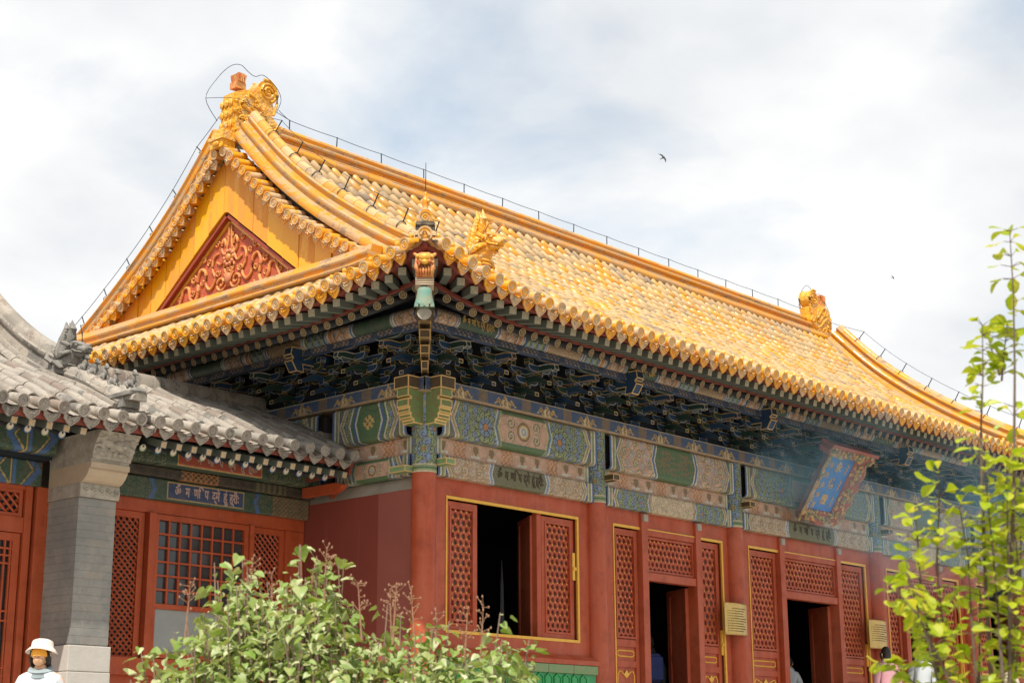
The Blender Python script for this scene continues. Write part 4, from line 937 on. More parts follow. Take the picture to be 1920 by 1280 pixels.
# corner beam with dragon-head cap
m = MB().prism([(0, .16), (-2.95, -.07), (-3.16, -.07), (-3.16, -.17), (-3.05, -.26), (0, -.06)], lambda p: (-.12, p[0], p[1]), lambda p: (.12, p[0], p[1])); ob('corner_beam', m.mesh('corner_beam', ['bracket_brown']), hall, M=Matrix.Translation((0, 0, 7.60)) @ D45)
m = MB().prism([(-1.2, .10), (-2.4, -.15), (-2.45, -.30), (-1.9, -.28), (-1.2, -.1)], lambda p: (-.105, p[0], p[1]), lambda p: (.105, p[0], p[1])); ob('corner_beam', m.mesh('corner_beam', ['bracket_brown']), hall, M=Matrix.Translation((0, 0, 7.50)) @ D45)
dh = MB()
dh.prism([(-.10, -.17), (.10, -.17), (.115, -.05), (.12, .05), (.10, .12), (.05, .145), (-.05, .145), (-.10, .12), (-.12, .05), (-.115, -.05)], lambda p: (p[0], -.13, p[1]), lambda p: (p[0]*1.05, .18, p[1]), 0)
dh.ball((0, -.12, .075), (.085, .09, .06), 1); dh.ball((0, -.16, .01), (.05, .05, .035), 1)
for sg in (-1, 1):
    dh.ball((sg*.055, -.17, .02), .022, 0); dh.ball((sg*.085, -.10, .10), (.035, .05, .03), 0); dh.ball((sg*.09, -.14, .09), .02, 1)
    dh.tube([(sg*.09, -.05, .12), (sg*.13, .02, .17), (sg*.12, .1, .17)], [.025, .02, .008], 7, 0); dh.tube([(sg*.10, -.14, .02), (sg*.11, -.15, -.06), (sg*.085, -.145, -.14)], [.02, .03, .012], 7, 0)
for k in range(6): dh.tube([(-.08+.032*k, -.145, -.015), (-.082+.033*k, -.155, -.09), (-.08+.032*k, -.14, -.17)], [.016, .017, .006], 6, 0)
for k in range(4): dh.box(-.115, .115, -.115, .15, -.20-.024*k, -.184-.024*k, 2)
ob('dragon_head', dh.mesh('dragon_head', ['relief_gold', 'gold_paint', 'stone_buff'], True), hall, M=Matrix.Translation((-2.28, -2.28, 7.56)) @ D45)
# big ornaments at the ridge ends
def wenshou(x0, dirx):
    r = MB(); dxo, dzo = .10, .05
    body = [(.02, 12.05), (.0, 12.47), (.04, 12.80), (.26, 12.91), (.45, 12.93), (.60, 12.84), (.66, 12.72), (.74, 12.62), (.90, 12.58), (1.0, 12.50), (1.1, 12.42), (1.08, 12.30), (.95, 12.18), (.9, 12.0), (.4, 11.92)]
    f = lambda y: (lambda p: (x0+dirx*(p[0]+dxo), YR+y, p[1]+dzo))
    r.prism(body, f(-.15), f(.15)); r.prism([(p[0]*.9+.05, 12.4+(p[1]-12.4)*.86) for p in body], f(-.185), f(.185))
    # tail curl: thick disc with a spiral on both faces
    neck = [(.56, 12.60), (.55, 12.95), (.62, 13.0), (.86, 12.94), (.93, 12.76), (.90, 12.55)]
    r.prism(neck, f(-.14), f(.14)); c0, c1 = .78, 13.02
    circ = [(c0+.225*math.cos(a), c1+.215*math.sin(a)) for a in np.linspace(0, 6.283, 24, endpoint=False)]
    r.prism(circ, f(-.145), f(.145))
    for sy in (-1, 1):
        r.tube([Vector(f(sy*.15)((c0+(.19*(1-t*.9))*math.cos(-1.2+t*15), c1+(.18*(1-t*.9))*math.sin(-1.2+t*15)))) for t in np.linspace(0, 1, 40)], .024, 6)
        r.tube([Vector(f(sy*.19)(p)) for p in ((.30, 12.84), (.46, 12.80), (.58, 12.66), (.72, 12.52), (.74, 12.40), (.62, 12.42), (.50, 12.55), (.40, 12.62), (.33, 12.72), (.30, 12.84))], .03, 6)
        r.tube([Vector(f(sy*.19)(p)) for p in ((.22, 12.6), (.34, 12.52), (.46, 12.42), (.60, 12.3), (.74, 12.24))], .035, 6)
        r.tube([Vector(f(sy*.19)(p)) for p in ((1.02, 12.42), (.9, 12.30), (.78, 12.2), (.72, 12.1), (.8, 12.05))], .04, 6)
        for k in range(26):
            a = random.random()*6.28; q = random.random(); p = (.42+.4*q*math.cos(a), 12.45+.36*q*math.sin(a)); b_ = f(sy*.185)(p); r.ball(b_, (.04, .03, .04), 0, 6, 4)
        for (u_, z_, r_) in ((.20, 12.30, .09), (.42, 12.22, .08), (.24, 12.62, .08), (.50, 12.70, .07), (.88, 12.36, .07), (.62, 12.52, .07), (.12, 12.45, .06)):
            r.tube([Vector(f(sy*.195)((u_+r_*(1-.8*t)*math.cos(t*10+u_*7), z_+r_*(1-.8*t)*math.sin(t*10+u_*7)))) for t in np.linspace(0, 1, 16)], .024, 6)
        e = f(sy*.2)((.66, 12.16)); r.tube([(e[0]+.06*math.cos(a), e[1], e[2]+.05*math.sin(a)) for a in np.linspace(0, 6.28, 12)], .022, 6)
        r.tube([Vector(f(sy*.15)(p)) for p in ((.92, 12.62), (.99, 12.85), (1.0, 13.02), (.94, 13.16), (.82, 13.245), (.68, 13.235))], .026, 6)
    for k in range(9): bq = f(-.12+.24*(k % 3)/2)((-.01, 12.2+.2*(k//3))); r.ball(bq, (.03, .055, .07), 0, 7, 5)
    w_ = r.ob('ridge_ornament', WEN, hall, smooth='auto', fix=True)
    s = MB().prism([(.12, 12.93), (.34, 12.95), (.33, 13.06), (.12, 13.05)], f(-.09), f(.09)).prism([(.15, 13.05), (.31, 13.06), (.35, 13.20), (.29, 13.235), (.18, 13.23), (.12, 13.19)], f(-.085), f(.085))
    for k in range(5): a = f(-.1)((.155+k*.035, 13.06)); b = f(-.1)((.14+k*.045, 13.21)); s.tube([a, b], .013, 5)
    s.ob('sword_hilt', 'relief_gold', w_)
    q = MB().box(-.14, .14, -.17, .17, 0, .14).box(-.17, .17, -.2, .2, .14, .2).box(-.12, .12, -.16, .16, .2, .34); q.ball((-.15 if dirx > 0 else .15, 0, .07), (.03, .1, .05)); ob('ornament_base', q.mesh('ornament_base', WEN), w_, loc=(x0+dirx*.05, YR, 11.78))
wenshou(.10, 1); wenshou(19.85, -1)
# dragon beast at the foot of the sloping ridge
def beast(name, M, m1, m2, parent, horns=True):
    b = MB()                # local: faces -y, z up
    b.tube([(0, .16, 0), (0, .04, .06), (0, -.07, .15), (0, -.13, .26), (0, -.16, .36)], [.15, .16, .145, .115, .095], 14)
    b.tube([(0, -.06, .40), (0, -.15, .425), (0, -.24, .42), (0, -.33, .395), (0, -.42, .385), (0, -.46, .385)], [.075, .105, .10, .075, .06, .03], 12)
    b.tube([(0, -.12, .34), (0, -.24, .305), (0, -.34, .30), (0, -.40, .315)], [.07, .06, .045, .02], 10)
    b.ball((0, -.44, .425), (.05, .035, .03)); b.tube([(0, -.34, .30), (0, -.35, .25), (0, -.31, .20)], [.035, .03, .008], 8)
    for k in range(6): a = k/5; b.tube([(x_, -.215+.02*k-.11*(1-a)**1.2*0-.02+(-.06 if k > 3 else 0)+abs(x_)*.5, .06+.055*k) for x_ in np.linspace(-.09, .09, 7)], .016, 5)
    for sx in (-1, 1):
        b.ball((sx*.085, -.27, .445), (.03, .035, .03)); b.ball((sx*.035, -.45, .40), (.022, .02, .018)); b.tube([(sx*.04, -.33, .46), (sx*.10, -.26, .485), (sx*.12, -.19, .47)], [.018, .03, .012], 7)
        b.tube([(sx*.10, -.14, .42), (sx*.17, -.07, .46), (sx*.16, .0, .45)], [.035, .035, .008], 7); b.tube([(sx*.06, -.40, .34), (sx*.085, -.28, .345), (sx*.09, -.2, .37)], .014, 6)
        for k in range(4): b.tube([(sx*.10, -.19+.03*k, .33), (sx*.15, -.12+.03*k, .27), (sx*.15, -.05+.03*k, .20-.01*k)], [.03, .028, .006], 7)
        for k in range(8):
            u = k/7; b.tube([(sx*(.09-.05*u), .02, .18+.20*u), (sx*(.11-.05*u), .08+.03*u, .26+.26*u), (sx*(.10-.06*u), .07+.02*u, .36+.34*u), (sx*(.075-.05*u), .15+.02*math.sin(k*2), .40+.42*u)], [.055, .06, .045, .006], 8)
        b.tube([(sx*.14, .0, .10), (sx*.19, -.10, .10), (sx*.17, -.17, .03)], [.06, .05, .03], 8); b.tube([(sx*.14, .10, .10), (sx*.18, .20, .16), (sx*.15, .27, .26)], [.05, .04, .008], 8)
    b.tube([(0, .02, .40), (0, .06, .60), (0, .02, .72), (0, .08, .86)], [.07, .075, .05, .006], 9); b.tube([(0, .12, .2), (0, .22, .36), (0, .20, .52), (0, .28, .60)], [.08, .07, .05, .006], 9)
    b.box(-.15, .15, -.18, .28, -.06, .006)
    o = ob(name, b.mesh(name, m1, 'auto', True), parent, M=M)
    if horns:
        h = MB()
        for sx in (-1, 1): h.tube([(sx*.06, -.16, .45), (sx*.10, -.15, .53), (sx*.11, -.20, .62), (sx*.09, -.29, .66), (sx*.06, -.36, .63)], [.012, .012, .011, .009, .004], 6)
        ob('horn', h.mesh('horn', m2, True), o, M=M)
    return o
sl = math.atan(.45)
beast('ridge_beast', Matrix.Translation((.42, -.62, 8.50)) @ Matrix.Rotation(sl*.55, 4, 'X') @ Matrix.Scale(1.02, 4), WEN, 'relief_gold', hall)
# ------------------------------------------------------------------ grey-roofed side buildings on the left
wing = thing('side_hall', 'grey-tiled side hall with grey brick end pillar, left of the yellow-roofed hall', 'building', (-6.5, 5, .95))
gal = thing('connecting_gallery', 'low grey-tiled gallery with red lattice windows joined to the yellow-roofed hall', 'building', (-2, 4, .95))
PW = [(.80, 5.69), (.95, 5.755), (1.74, 6.13), (2.32, 6.39), (2.85, 6.59), (3.4, 6.83), (3.99, 7.16), (4.61, 7.58), (5.5, 8.3), (6.5, 9.25)]
def SW(y): return float(pchip(y, PW))
def EW(x): return 5.77+.055*smoothstep(-6, -2, x)
wt = half(7, .078, .074, .32); WT_ME = MB().add(*wt).mesh('roof_tile', TILE_G, smooth='auto'); WEND = end_tile(.080, .34).mesh('eave_end_tile', [TILE_G], smooth='auto'); WDRIP = drip_mesh(.115, .16).mesh('drip_tile', TILE_G)
SPW = .283; wrows = [-.42-SPW*i for i in range(42)]
wroof = MB().box(-12, -4.2, 2.6, 6.4, 5.9, 5.95).ob('roof', 'grime_wood', wing); groof = MB().box(-3.9, -.1, 2.6, 4.6, 5.9, 5.95).ob('roof', 'grime_wood', gal)
FAR = MB()
def wing_row(x, y0, y1, rt, first=None):
    n = int(round((y1-y0-.28)/.30)); ys = np.linspace(y0+.28, y1, n+1); dz = EW(x)-5.775
    for a, b in zip(ys[:-1], ys[1:]):
        pa, pb = Vector((x, a, SW(a)+dz*.5)), Vector((x, b, SW(b)+dz*.5)); j = Vector((random.uniform(-.007, .007), 0, random.uniform(-.004, .006)))
        Mx = orient(pa+j, pb+j) @ Matrix.Diagonal((1, (pb-pa).length*1.09/.32, 1, 1))
        if x > -7.2: ob('roof_tile', WT_ME, rt, M=Mx)
        else: A = np.array(Mx); FAR.add((np.array(wt[0]) @ A[:3, :3].T+A[:3, 3]).tolist(), wt[1])
    z = SW(y0)+dz if y0 > 1.5 else EW(x)
    ob('eave_end_tile', WEND, rt, loc=(x, y0, z+random.uniform(-.006, .006)), rot=Matrix.Rotation(R(14), 4, 'X') @ Matrix.Rotation(random.uniform(-.05, .05), 4, 'Z'))
for x in wrows:
    wing_row(x, .98, 3.5 if x > -4.1 else 6.3, groof if x > -4.15 else wroof)
    if x > -12: ob('drip_tile', WDRIP, groof if x-.14 > -4.15 else wroof, loc=(x-SPW/2, 1.01, EW(x-SPW/2)-.045), rot=Matrix.Rotation(random.uniform(-.04, .04), 4, 'X'))
tag(FAR.ob('roof_tile', TILE_G, wroof, smooth=True), kind='stuff')
for x in (-.30, -.10): wing_row(x, 1.88, 3.5, groof)
def wbed(x0, x1, y0, y1, rt):
    m = MB(); ys = np.linspace(y0, y1, 14); xs = np.linspace(x0, x1, max(2, int((x1-x0)/.07)))
    v = [(x, y, SW(y)-.045-.03*abs(math.sin((x+.42)/SPW*math.pi))) for x in xs for y in ys]
    m.add(v, [(i*14+j, (i+1)*14+j, (i+1)*14+j+1, i*14+j+1) for i in range(len(xs)-1) for j in range(13)]); return tag(m.ob('pan_tile', TILE_G, rt, smooth=True), kind='stuff')
wbed(-12.2, -4.16, 1.0, 6.4, wroof); wbed(-4.15, -.42, 1.0, 3.55, groof); wbed(-.42, -.02, 1.9, 3.55, groof)
MB().add([(-4.15, 3.55, SW(3.55)), (-.1, 3.55, SW(3.55)), (-.1, 6.0, 5.7), (-4.15, 6.0, 5.7)], [(0, 1, 2, 3)]).ob('rear_roof_slope', TILE_G, gal)
MB().add([(-12.2, 6.4, SW(6.4)), (-4.1, 6.4, SW(6.4)), (-4.1, 11.5, 5.7), (-12.2, 11.5, 5.7)], [(0, 1, 2, 3)]).ob('rear_roof_slope', TILE_G, wing)
course('ridge', [(-.12, -.05), (.12, -.05), (.12, .12), (.07, .2), (-.07, .2), (-.12, .12)], [(-4.1, 3.55, SW(3.55)), (-2, 3.55, SW(3.55)), (-.1, 3.55, SW(3.55))], (0, 1, 0), TILE_G, .5, gal)
# fascia, rafters
for (a, b, p) in ((-12.2, -4.17, wing), (-4.165, -.36, gal)):
    m = MB(); xs = np.linspace(a, b, 14)
    v = [];
    for x in xs: v += [(x, 1.09, EW(x)-.155), (x, 1.07, EW(x)-.05), (x, 1.15, EW(x)-.05), (x, 1.15, EW(x)-.155)]
    m.add(v, [(i*4+j, i*4+(j+1) % 4, i*4+4+(j+1) % 4, i*4+4+j) for i in range(13) for j in range(4)]+[(0, 1, 2, 3), (52, 53, 54, 55)]); m.ob('eave_fascia', 'eave_red', p)
    MB().add([(a, 1.12, 5.66), (b, 1.12, 5.66), (b, 2.6, 6.34), (a, 2.6, 6.34)], [(0, 1, 2, 3)]).ob('soffit_board', 'rafter_dark', p)
a_ = .048; m = MB().box(-a_, a_, 0, .55, -a_, a_, 0).box(-a_*.85, a_*.85, -.003, 0, -a_*.85, a_*.85, 1)
for (x0, x1, z0, z1) in ((-.03, .03, .022, .03), (-.03, -.022, -.03, .022), (.022, .03, -.03, .01), (-.012, .03, -.03, -.022), (-.012, -.004, -.022, .008), (-.004, .012, 0, .008)): m.box(x0, x1, -.006, -.003, z0, z1, 2)
WSQ = m.mesh('flying_rafter', ['rafter_green', 'lattice_cream', 'gold_line'] if 'lattice_cream' in MATS else ['rafter_green', 'plaster_buff', 'gold_line'])
def round_end(c):
    m = MB(); n = 14; ring = lambda y, q, dz=0: [(q*math.cos(2*math.pi*j/n), y, q*math.sin(2*math.pi*j/n)+dz) for j in range(n)]
    for (q0, q1, y0, dz0, dz1, mi) in ((.052, .044, 0, 0, .004, 0), (.044, .037, -.001, .004, .007, 1), (.037, .030, -.001, .007, .009, 2)):
        v = ring(y0, q0, dz0)+ring(-.001, q1, dz1); m.add(v, [(j, (j+1) % n, n+(j+1) % n, n+j) for j in range(n)], mi)
    m.add(ring(-.002, .030, .009), [tuple(range(n))], 2); m.add(ring(-.004, .014, .026), [tuple(range(n))], 3); m.add(ring(0, .052)+ring(.8, .052), [(j, (j+1) % n, n+(j+1) % n, n+j) for j in range(n)], 3)
    return m.mesh('rafter', [c, 'white_line', 'cloth_cream', 'rafter_dark'])
WRD = [round_end('bracket_blue_bright'), round_end('green_glaze_dull')] if 'bracket_blue_bright' in MATS else None
if WRD is None: mat('bracket_blue_bright', (.06, .17, .38), .6, .2, 12, 0); WRD = [round_end('bracket_blue_bright'), round_end('green_glaze_dull')]
for i in range(48):
    x = -.45-.243*i; p = gal if x > -4.0 else wing
    if -4.62 < x < -3.78: continue
    ob('flying_rafter', WSQ, p, M=orient(Vector((x, 1.17, 5.565)), Vector((x, 1.8, 5.76))))
    x2 = x-.12
    if not -4.62 < x2 < -3.78: ob('rafter', WRD[i % 2], p, M=orient(Vector((x2, 1.46, 5.545)), Vector((x2, 2.2, 5.90))))
# gallery front wall
YW = 2.47
red_mat('gal_red', (.40, .070, .02), (.42, .09, .035))
def gbox(name, d, m='gal_red', p=None, bev=.006): return box_ob(name, d, m, p or gal, bev)
gbox('wall_panel', (-3.9, -.06, YW+.10, YW+.2, .95, 2.85)); gbox('wall_panel', (-3.9, -.06, YW+.30, YW+.4, 2.86, 5.9), 'interior_dark')
gbox('sill_rail', (-3.9, -.07, YW-.02, YW+.099, 2.70, 2.93))
gbox('head_rail', (-3.9, -.07, YW, YW+.10, 4.90, 5.075))
def blue_beam(U, V):
    L, H = 3.8, .30; col = full(U, 'dgreen'); sw = swirl(U, V, .10, 'olive', 'dblue', 'dgreen', 'dark'); e = np.minimum(U, L-U); m = (e > .25) & (e < .95); ln = swirl(U, V, .10, 'dgreen', 'dgreen', 'dgreen', 'olive'); col[m] = ln[m]
    q = .72-np.abs(U-L/2-.0)-np.abs(V-H/2)*.25; ch = np.abs(e-.18-np.abs(V-H/2)*.5); put(col, ch < .05, 'blue'); ch = np.abs(e-1.02+np.abs(V-H/2)*.4); put(col, ch < .035, 'blue')
    q2 = np.minimum(.68-np.abs(U-L/2), (H/2-.03)-np.abs(V-H/2)); put(col, q2 > 0, 'gold'); put(col, q2 > .014, np.array((.012, .05, .16))); put(col, U > 3.1, 'brown'); m = (U > 3.1) & (np.sin(U*80)*np.sin(V*90) > .2); put(col, m, 'dgreen'); return col
f_ = timber('painted_beam', 'F', -3.88, -.08, 5.075, 5.37, -YW+.10, lambda u, v: blue_beam(u, v), gal, .02, .12, .014)
text_on(TM_PINK, 'F', -1.98, 5.225, -YW+.104, f_, .165, .88)
def upper_beam(U, V):
    L, H = 3.8, .26; col = full(U, 'dgreen'); ln = swirl(U, V, .09, 'dgreen', 'dgreen', 'dgreen', 'lgreen'); e = np.minimum(U, L-U); m = (e < 1.0) & (e > .1); col[m] = ln[m]*.7
    q2 = np.minimum(.74-np.abs(U-L/2-.03), (H/2-.02)-np.abs(V-H/2)); put(col, q2 > 0, 'gold'); put(col, q2 > .012, np.array((.42, .07, .035))); return col
f_ = timber('painted_beam', 'F', -3.88, -.08, 5.52, 5.77, -2.10, upper_beam, gal, .05, .2, .014); text_on(TM_PINK, 'F', -1.95, 5.65, -2.096, f_, .19, .85)
def mid_beam(U, V):
    col = full(U, (.035, .03, .025)); q = .33-np.abs(U-1.72); put(col, (q > 0) & (np.sin(U*70)*np.sin(V*80) > -.1), 'orange'); q = .2-np.abs(U-.3); put(col, (q > 0) & (V > .03), 'brown'); q = .28-np.abs(U-3.0); put(col, (q > 0) & (np.sin(U*60) > 0), 'olive'); return col*.8
timber('painted_beam', 'F', -3.88, -.08, 5.375, 5.515, -2.28, mid_beam, gal, .02, .1, .016)
gbox('conduit', (-3.2, -.3, YW-.16, YW-.13, 5.395, 5.42), 'dark_metal', bev=0)
# sash with small panes
def diamond(x0, x1, z0, z1, y, p, s=.095, r=.011):
    m = MB(); W, H = x1-x0, z1-z0; k = -int(H/s)-1
    while k*s < W+H:
        for sg in (1, -1):
            pts = []
            c = k*s if sg == 1 else k*s
            # line x - x0 = c + sg*(z) clipped
            za, zb = 0., H
            xa, xb = (c, c+H) if sg == 1 else (c+H, c)
            # clip to 0..W
            def clip(xa, za, xb, zb):
                t0, t1 = 0., 1.
                dx_ = xb-xa
                for lim, s_ in ((0., 1), (W, -1)):
                    pa = s_*(xa-lim); d_ = s_*dx_
                    if abs(d_) < 1e-9:
                        if pa < 0: return None
                        continue
                    t = -pa/d_
                    if d_ > 0: t0 = max(t0, t)
                    else: t1 = min(t1, t)
                return None if t1-t0 < 1e-3 else (xa+dx_*t0, za+(zb-za)*t0, xa+dx_*t1, za+(zb-za)*t1)
            cl = clip(xa, za, xb, zb)
            if cl: m.tube([(x0+cl[0], y+(.006 if sg == 1 else -.006), z0+cl[1]), (x0+cl[2], y+(.006 if sg == 1 else -.006), z0+cl[3])], r*1.3, 4, up=Vector((0, 1, 0)))
        k += 1
    return m.mesh('lattice', 'gal_red')
def gframe(x0, x1, z0, z1, y, wd, p, name='window_frame'): return frame(MB(), x0, x1, z0, z1, y, y+.07, wd).ob(name, 'gal_red', p)
for (x0, x1) in ((-3.62, -2.90), (-1.06, -.42)):
    w_ = gframe(x0, x1, 2.86, 4.895, YW+.04, .09, gal); ob('lattice', diamond(x0+.09, x1-.09, 2.95, 4.805, YW+.07, w_), w_); MB().box(x0+.09, x1-.09, YW+.11, YW+.12, 2.95, 4.805).ob('pane', 'glass_dark', w_)
gbox('window_post', (-2.885, -2.78, YW-.06, YW+.09, 2.935, 4.895)); gbox('window_post', (-1.13, -1.065, YW-.06, YW+.09, 2.935, 4.895)); gbox('wall_panel', (-.415, -.07, YW, YW+.09, 2.935, 4.895))
w_ = gframe(-2.775, -1.135, 2.94, 4.89, YW-.02, .075, gal, 'window_sash')
gbox('sash_rail', (-2.70, -1.21, YW-.018, YW+.04, 3.60, 3.67), p=w_)
nx, nz = 8, 6; px_ = (1.49)/nx; pz_ = (4.815-3.67)/nz
PANE = MB().box(-px_/2+.008, px_/2-.008, 0, .006, -pz_/2+.008, pz_/2-.008).mesh('pane', 'glass_dark')
for i in range(nx):
    for j in range(nz): ob('pane', PANE, w_, loc=(-2.70+px_*(i+.5), YW+.035, 3.67+pz_*(j+.5)), rot=Matrix.Rotation(random.uniform(-.03, .03), 4, 'Z') @ Matrix.Rotation(random.uniform(-.03, .03), 4, 'X'))
for i in range(1, nx): MB().box(-2.70+px_*i-.013, -2.70+px_*i+.013, YW-.005, YW+.03, 3.671, 4.814).ob('glazing_bar', 'gal_red', w_)
for j in range(1, nz): MB().box(-2.70, -1.21, YW-.008, YW+.028, 3.67+pz_*j-.013, 3.67+pz_*j+.013).ob('glazing_bar', 'gal_red', w_)
MB().box(-2.70, -1.21, YW+.02, YW+.03, 3.015, 3.598).ob('pane', 'glass_pale', w_)
MB().prism([(1.5, 5.36), (2.2, 5.36), (2.2, 5.5), (1.45, 5.5), (1.32, 5.46), (1.36, 5.40)], lambda p: (-.36, p[0], p[1]), lambda p: (-.26, p[0], p[1])).ob('beam_end', 'gal_red', gal)
gbox('verge_board', (-.385, -.345, 1.14, 2.4, 5.58, 5.70), 'eave_red')
# side hall front
def wbox(name, d, m='gal_red', bev=.006): return box_ob(name, d, m, wing, bev)
YA = 2.45
wbox('wall_panel', (-12.2, -4.50, YA+.12, YA+.22, .95, 5.9)); wbox('corner_post', (-4.66, -4.45, YA-.06, YA+.119, .95, 5.03)); wbox('door_post', (-4.80, -4.70, YA-.02, YA+.11, .95, 5.03)); wbox('transom_rail', (-12.2, -4.80, YA, YA+.11, 4.42, 4.62)); wbox('head_rail', (-12.2, -4.80, YA, YA+.11, 4.98, 5.03))
w_ = frame(MB(), -6.3, -4.82, 4.62, 4.98, YA+.02, YA+.09, .05).ob('transom', 'gal_red', wing); ob('lattice', diamond(-6.25, -4.87, 4.67, 4.93, YA+.05, w_, .12, .014), w_); MB().box(-6.25, -4.87, YA+.10, YA+.11, 4.67, 4.93).ob('pane', 'glass_dark', w_)
d_ = frame(MB(), -5.75, -4.82, 1.9, 4.41, YA+.02, YA+.09, .10).ob('door', 'gal_red', wing); m = MB()
for x in (-5.55, -5.46, -5.36, -5.18, -5.02, -4.94): m.box(x-.012, x+.012, YA+.03, YA+.06, 2.0, 4.31)
for z in (2.62, 2.72, 3.30, 3.42, 4.02, 4.12, 4.21): m.box(-5.65, -4.92, YA+.028, YA+.058, z-.012, z+.012)
m.ob('lattice', 'gal_red', d_); MB().box(-5.65, -4.92, YA+.08, YA+.09, 2.0, 4.31).ob('pane', 'glass_dark', d_)
def wblue(U, V):
    col = full(U, 'dgreen'); k = U % .9; ch = np.abs(k-.45)-np.abs(V-.2)*.8; put(col, np.abs(ch-.12) < .05, 'blue'); put(col, np.abs(ch-.2) < .01, 'gold'); put(col, (k > .86), 'blue'); put(col, (k > .83) & (k < .845), 'gold'); m = swirl(U, V, .09, 'dgreen', 'dgreen', 'dgreen', 'olive'); q = np.abs(ch) < .06; col[q] = m[q]; return col
timber('painted_beam', 'F', -12.2, -4.62, 5.03, 5.36, -YA+.06, wblue, wing, .02, .15, .016); timber('painted_beam', 'F', -12.2, -4.62, 5.40, 5.74, -2.05, wblue, wing, .06, .2, .016)
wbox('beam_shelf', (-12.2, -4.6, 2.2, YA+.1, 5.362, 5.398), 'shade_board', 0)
# grey brick end pillar with corbelled head
PX0, PX1, PY0, PY1 = -4.49, -3.93, 1.70, 2.36
pil = box_ob('brick_pillar', (PX0+.006, PX1-.006, PY0+.006, 3.2, 2.99, 4.84), 'stone_grey_beast', wing)
nC = 18; hC = (4.84-3.0)/nC
for j in range(nC):
    z0, z1 = 3.0+j*hC+.0012, 3.0+(j+1)*hC-.0012
    cuts = [PX0, PX0+.28, PX1] if j % 2 else [PX0, PX0+.14, PX0+.42, PX1]
    for a, b in zip(cuts[:-1], cuts[1:]): MB().box(a+.0004, b-.0004, PY0-random.uniform(0, .0015), PY0+.1, z0, z1).ob('brick', 'grey_brick', pil)
    cuts = [PY0+.1005, PY0+.28, PY0+.56, PY1+.25] if j % 2 else [PY0+.1005, PY0+.42, PY1+.25]
    for a, b in zip(cuts[:-1], cuts[1:]): MB().box(PX0-random.uniform(0, .0015), PX0+.1, a+.0004, b-.0004, z0, z1).ob('brick', 'grey_brick', pil)
MB().box(PX0+.02, PX1+.25, 3.2, 9, .95, 5.9).ob('end_wall', 'grey_brick', wing)
for (xa, xb) in ((-4.4, -3.9), (-12.2, -11.8)): MB().prism([(1.75, 5.3), (1.75, SW(1.75)-.1), (3.4, SW(3.4)-.1), (4.6, SW(4.6)-.1), (6.4, SW(6.4)-.1), (11.2, 5.72), (11.2, .95), (2.4, .95), (2.4, 5.0)] if xa < -6 else [(3.25, 5.9), (3.25, SW(3.25)-.12), (4.6, SW(4.6)-.1), (6.4, SW(6.4)-.1), (9, 7.1), (9, 5.9)], lambda p: (xa, p[0], p[1]), lambda p: (xb, p[0], p[1])).ob('end_wall', 'grey_brick', wing)
for x in (-6.2, -8.4, -10.6): box_ob('front_post', (x-.1, x+.1, YA-.05, YA+.118, .96, 5.025), 'gal_red', wing, .006)
wd_ = frame(MB(), -8.2, -6.5, 2.6, 4.40, YA+.04, YA+.115, .08).ob('window_frame', 'gal_red', wing); ob('lattice', diamond(-8.12, -6.58, 2.68, 4.32, YA+.07, wd_, .14, .014), wd_); MB().box(-8.12, -6.58, YA+.10, YA+.112, 2.68, 4.32).ob('pane', 'glass_dark', wd_)
for (a, b, g) in ((.955, 2.28, .035), (2.285, 2.66, .035), (2.665, 2.985, .03)): box_ob('stone_base', (PX0-g, PX1+g, PY0-g, 2.45, a, b), 'stone_pale', pil, .012)
def corb(prof, name, m):      # prof (y,z) outline of the front; back at y=2.4
    MB().prism(prof+[(2.4, prof[-1][1]), (2.4, prof[0][1])], lambda p: (PX0-.01, p[0], p[1]), lambda p: (PX1+.012, p[0], p[1])).ob(name, m, pil)
cm = MB(); cm.prism([(1.66, 4.845), (1.645, 4.93), (1.66, 5.02), (2.4, 5.02), (2.4, 4.845)], lambda p: (PX0-.015, p[0], p[1]), lambda p: (PX1+.016, p[0], p[1]))
for k in range(5):
    xx = PX0+.06+k*.115; cm.tube([(xx+.045*(1-t*.8)*math.cos(t*9), 1.645, 4.935+.05*(1-t*.8)*math.sin(t*9)) for t in np.linspace(0, 1, 12)], .013, 5)
cm.ob('carved_band', 'stone_carved', pil)
corb([(1.67, 5.021), (1.60, 5.05), (1.53, 5.11), (1.49, 5.17), (1.49, 5.195)], 'corbel', 'stone_buff'); corb([(1.455, 5.196), (1.445, 5.265)], 'corbel', 'stone_buff'); corb([(1.475, 5.266), (1.465, 5.31)], 'corbel', 'stone_carved'); corb([(1.435, 5.311), (1.425, 5.36)], 'corbel', 'stone_carved')
hd = MB(); hd.prism([(1.42, 5.361), (1.36, 5.50), (1.24, 5.64), (1.30, 5.66), (2.4, 5.66), (2.4, 5.361)], lambda p: (PX0-.02, p[0], p[1]), lambda p: (PX1+.02, p[0], p[1]))
rl = random.Random(5)
for k in range(70):
    t = rl.random(); xx = PX0+rl.random()*(PX1-PX0); zz_ = 5.38+t*.25; yy = 1.40-.14*((zz_-5.361)/.28)**1.3; hd.ball((xx, yy, zz_), (.03+.03*rl.random(), .025, .02+.025*rl.random()), 0, 6, 4)
hd.ball((PX0+.33, 1.34, 5.50), (.10, .06, .08), 0, 8, 6); hd.ball((PX0+.36, 1.29, 5.47), (.04, .04, .03), 0, 8, 6)
hd.ob('carved_head', 'stone_carved', pil, smooth='auto')
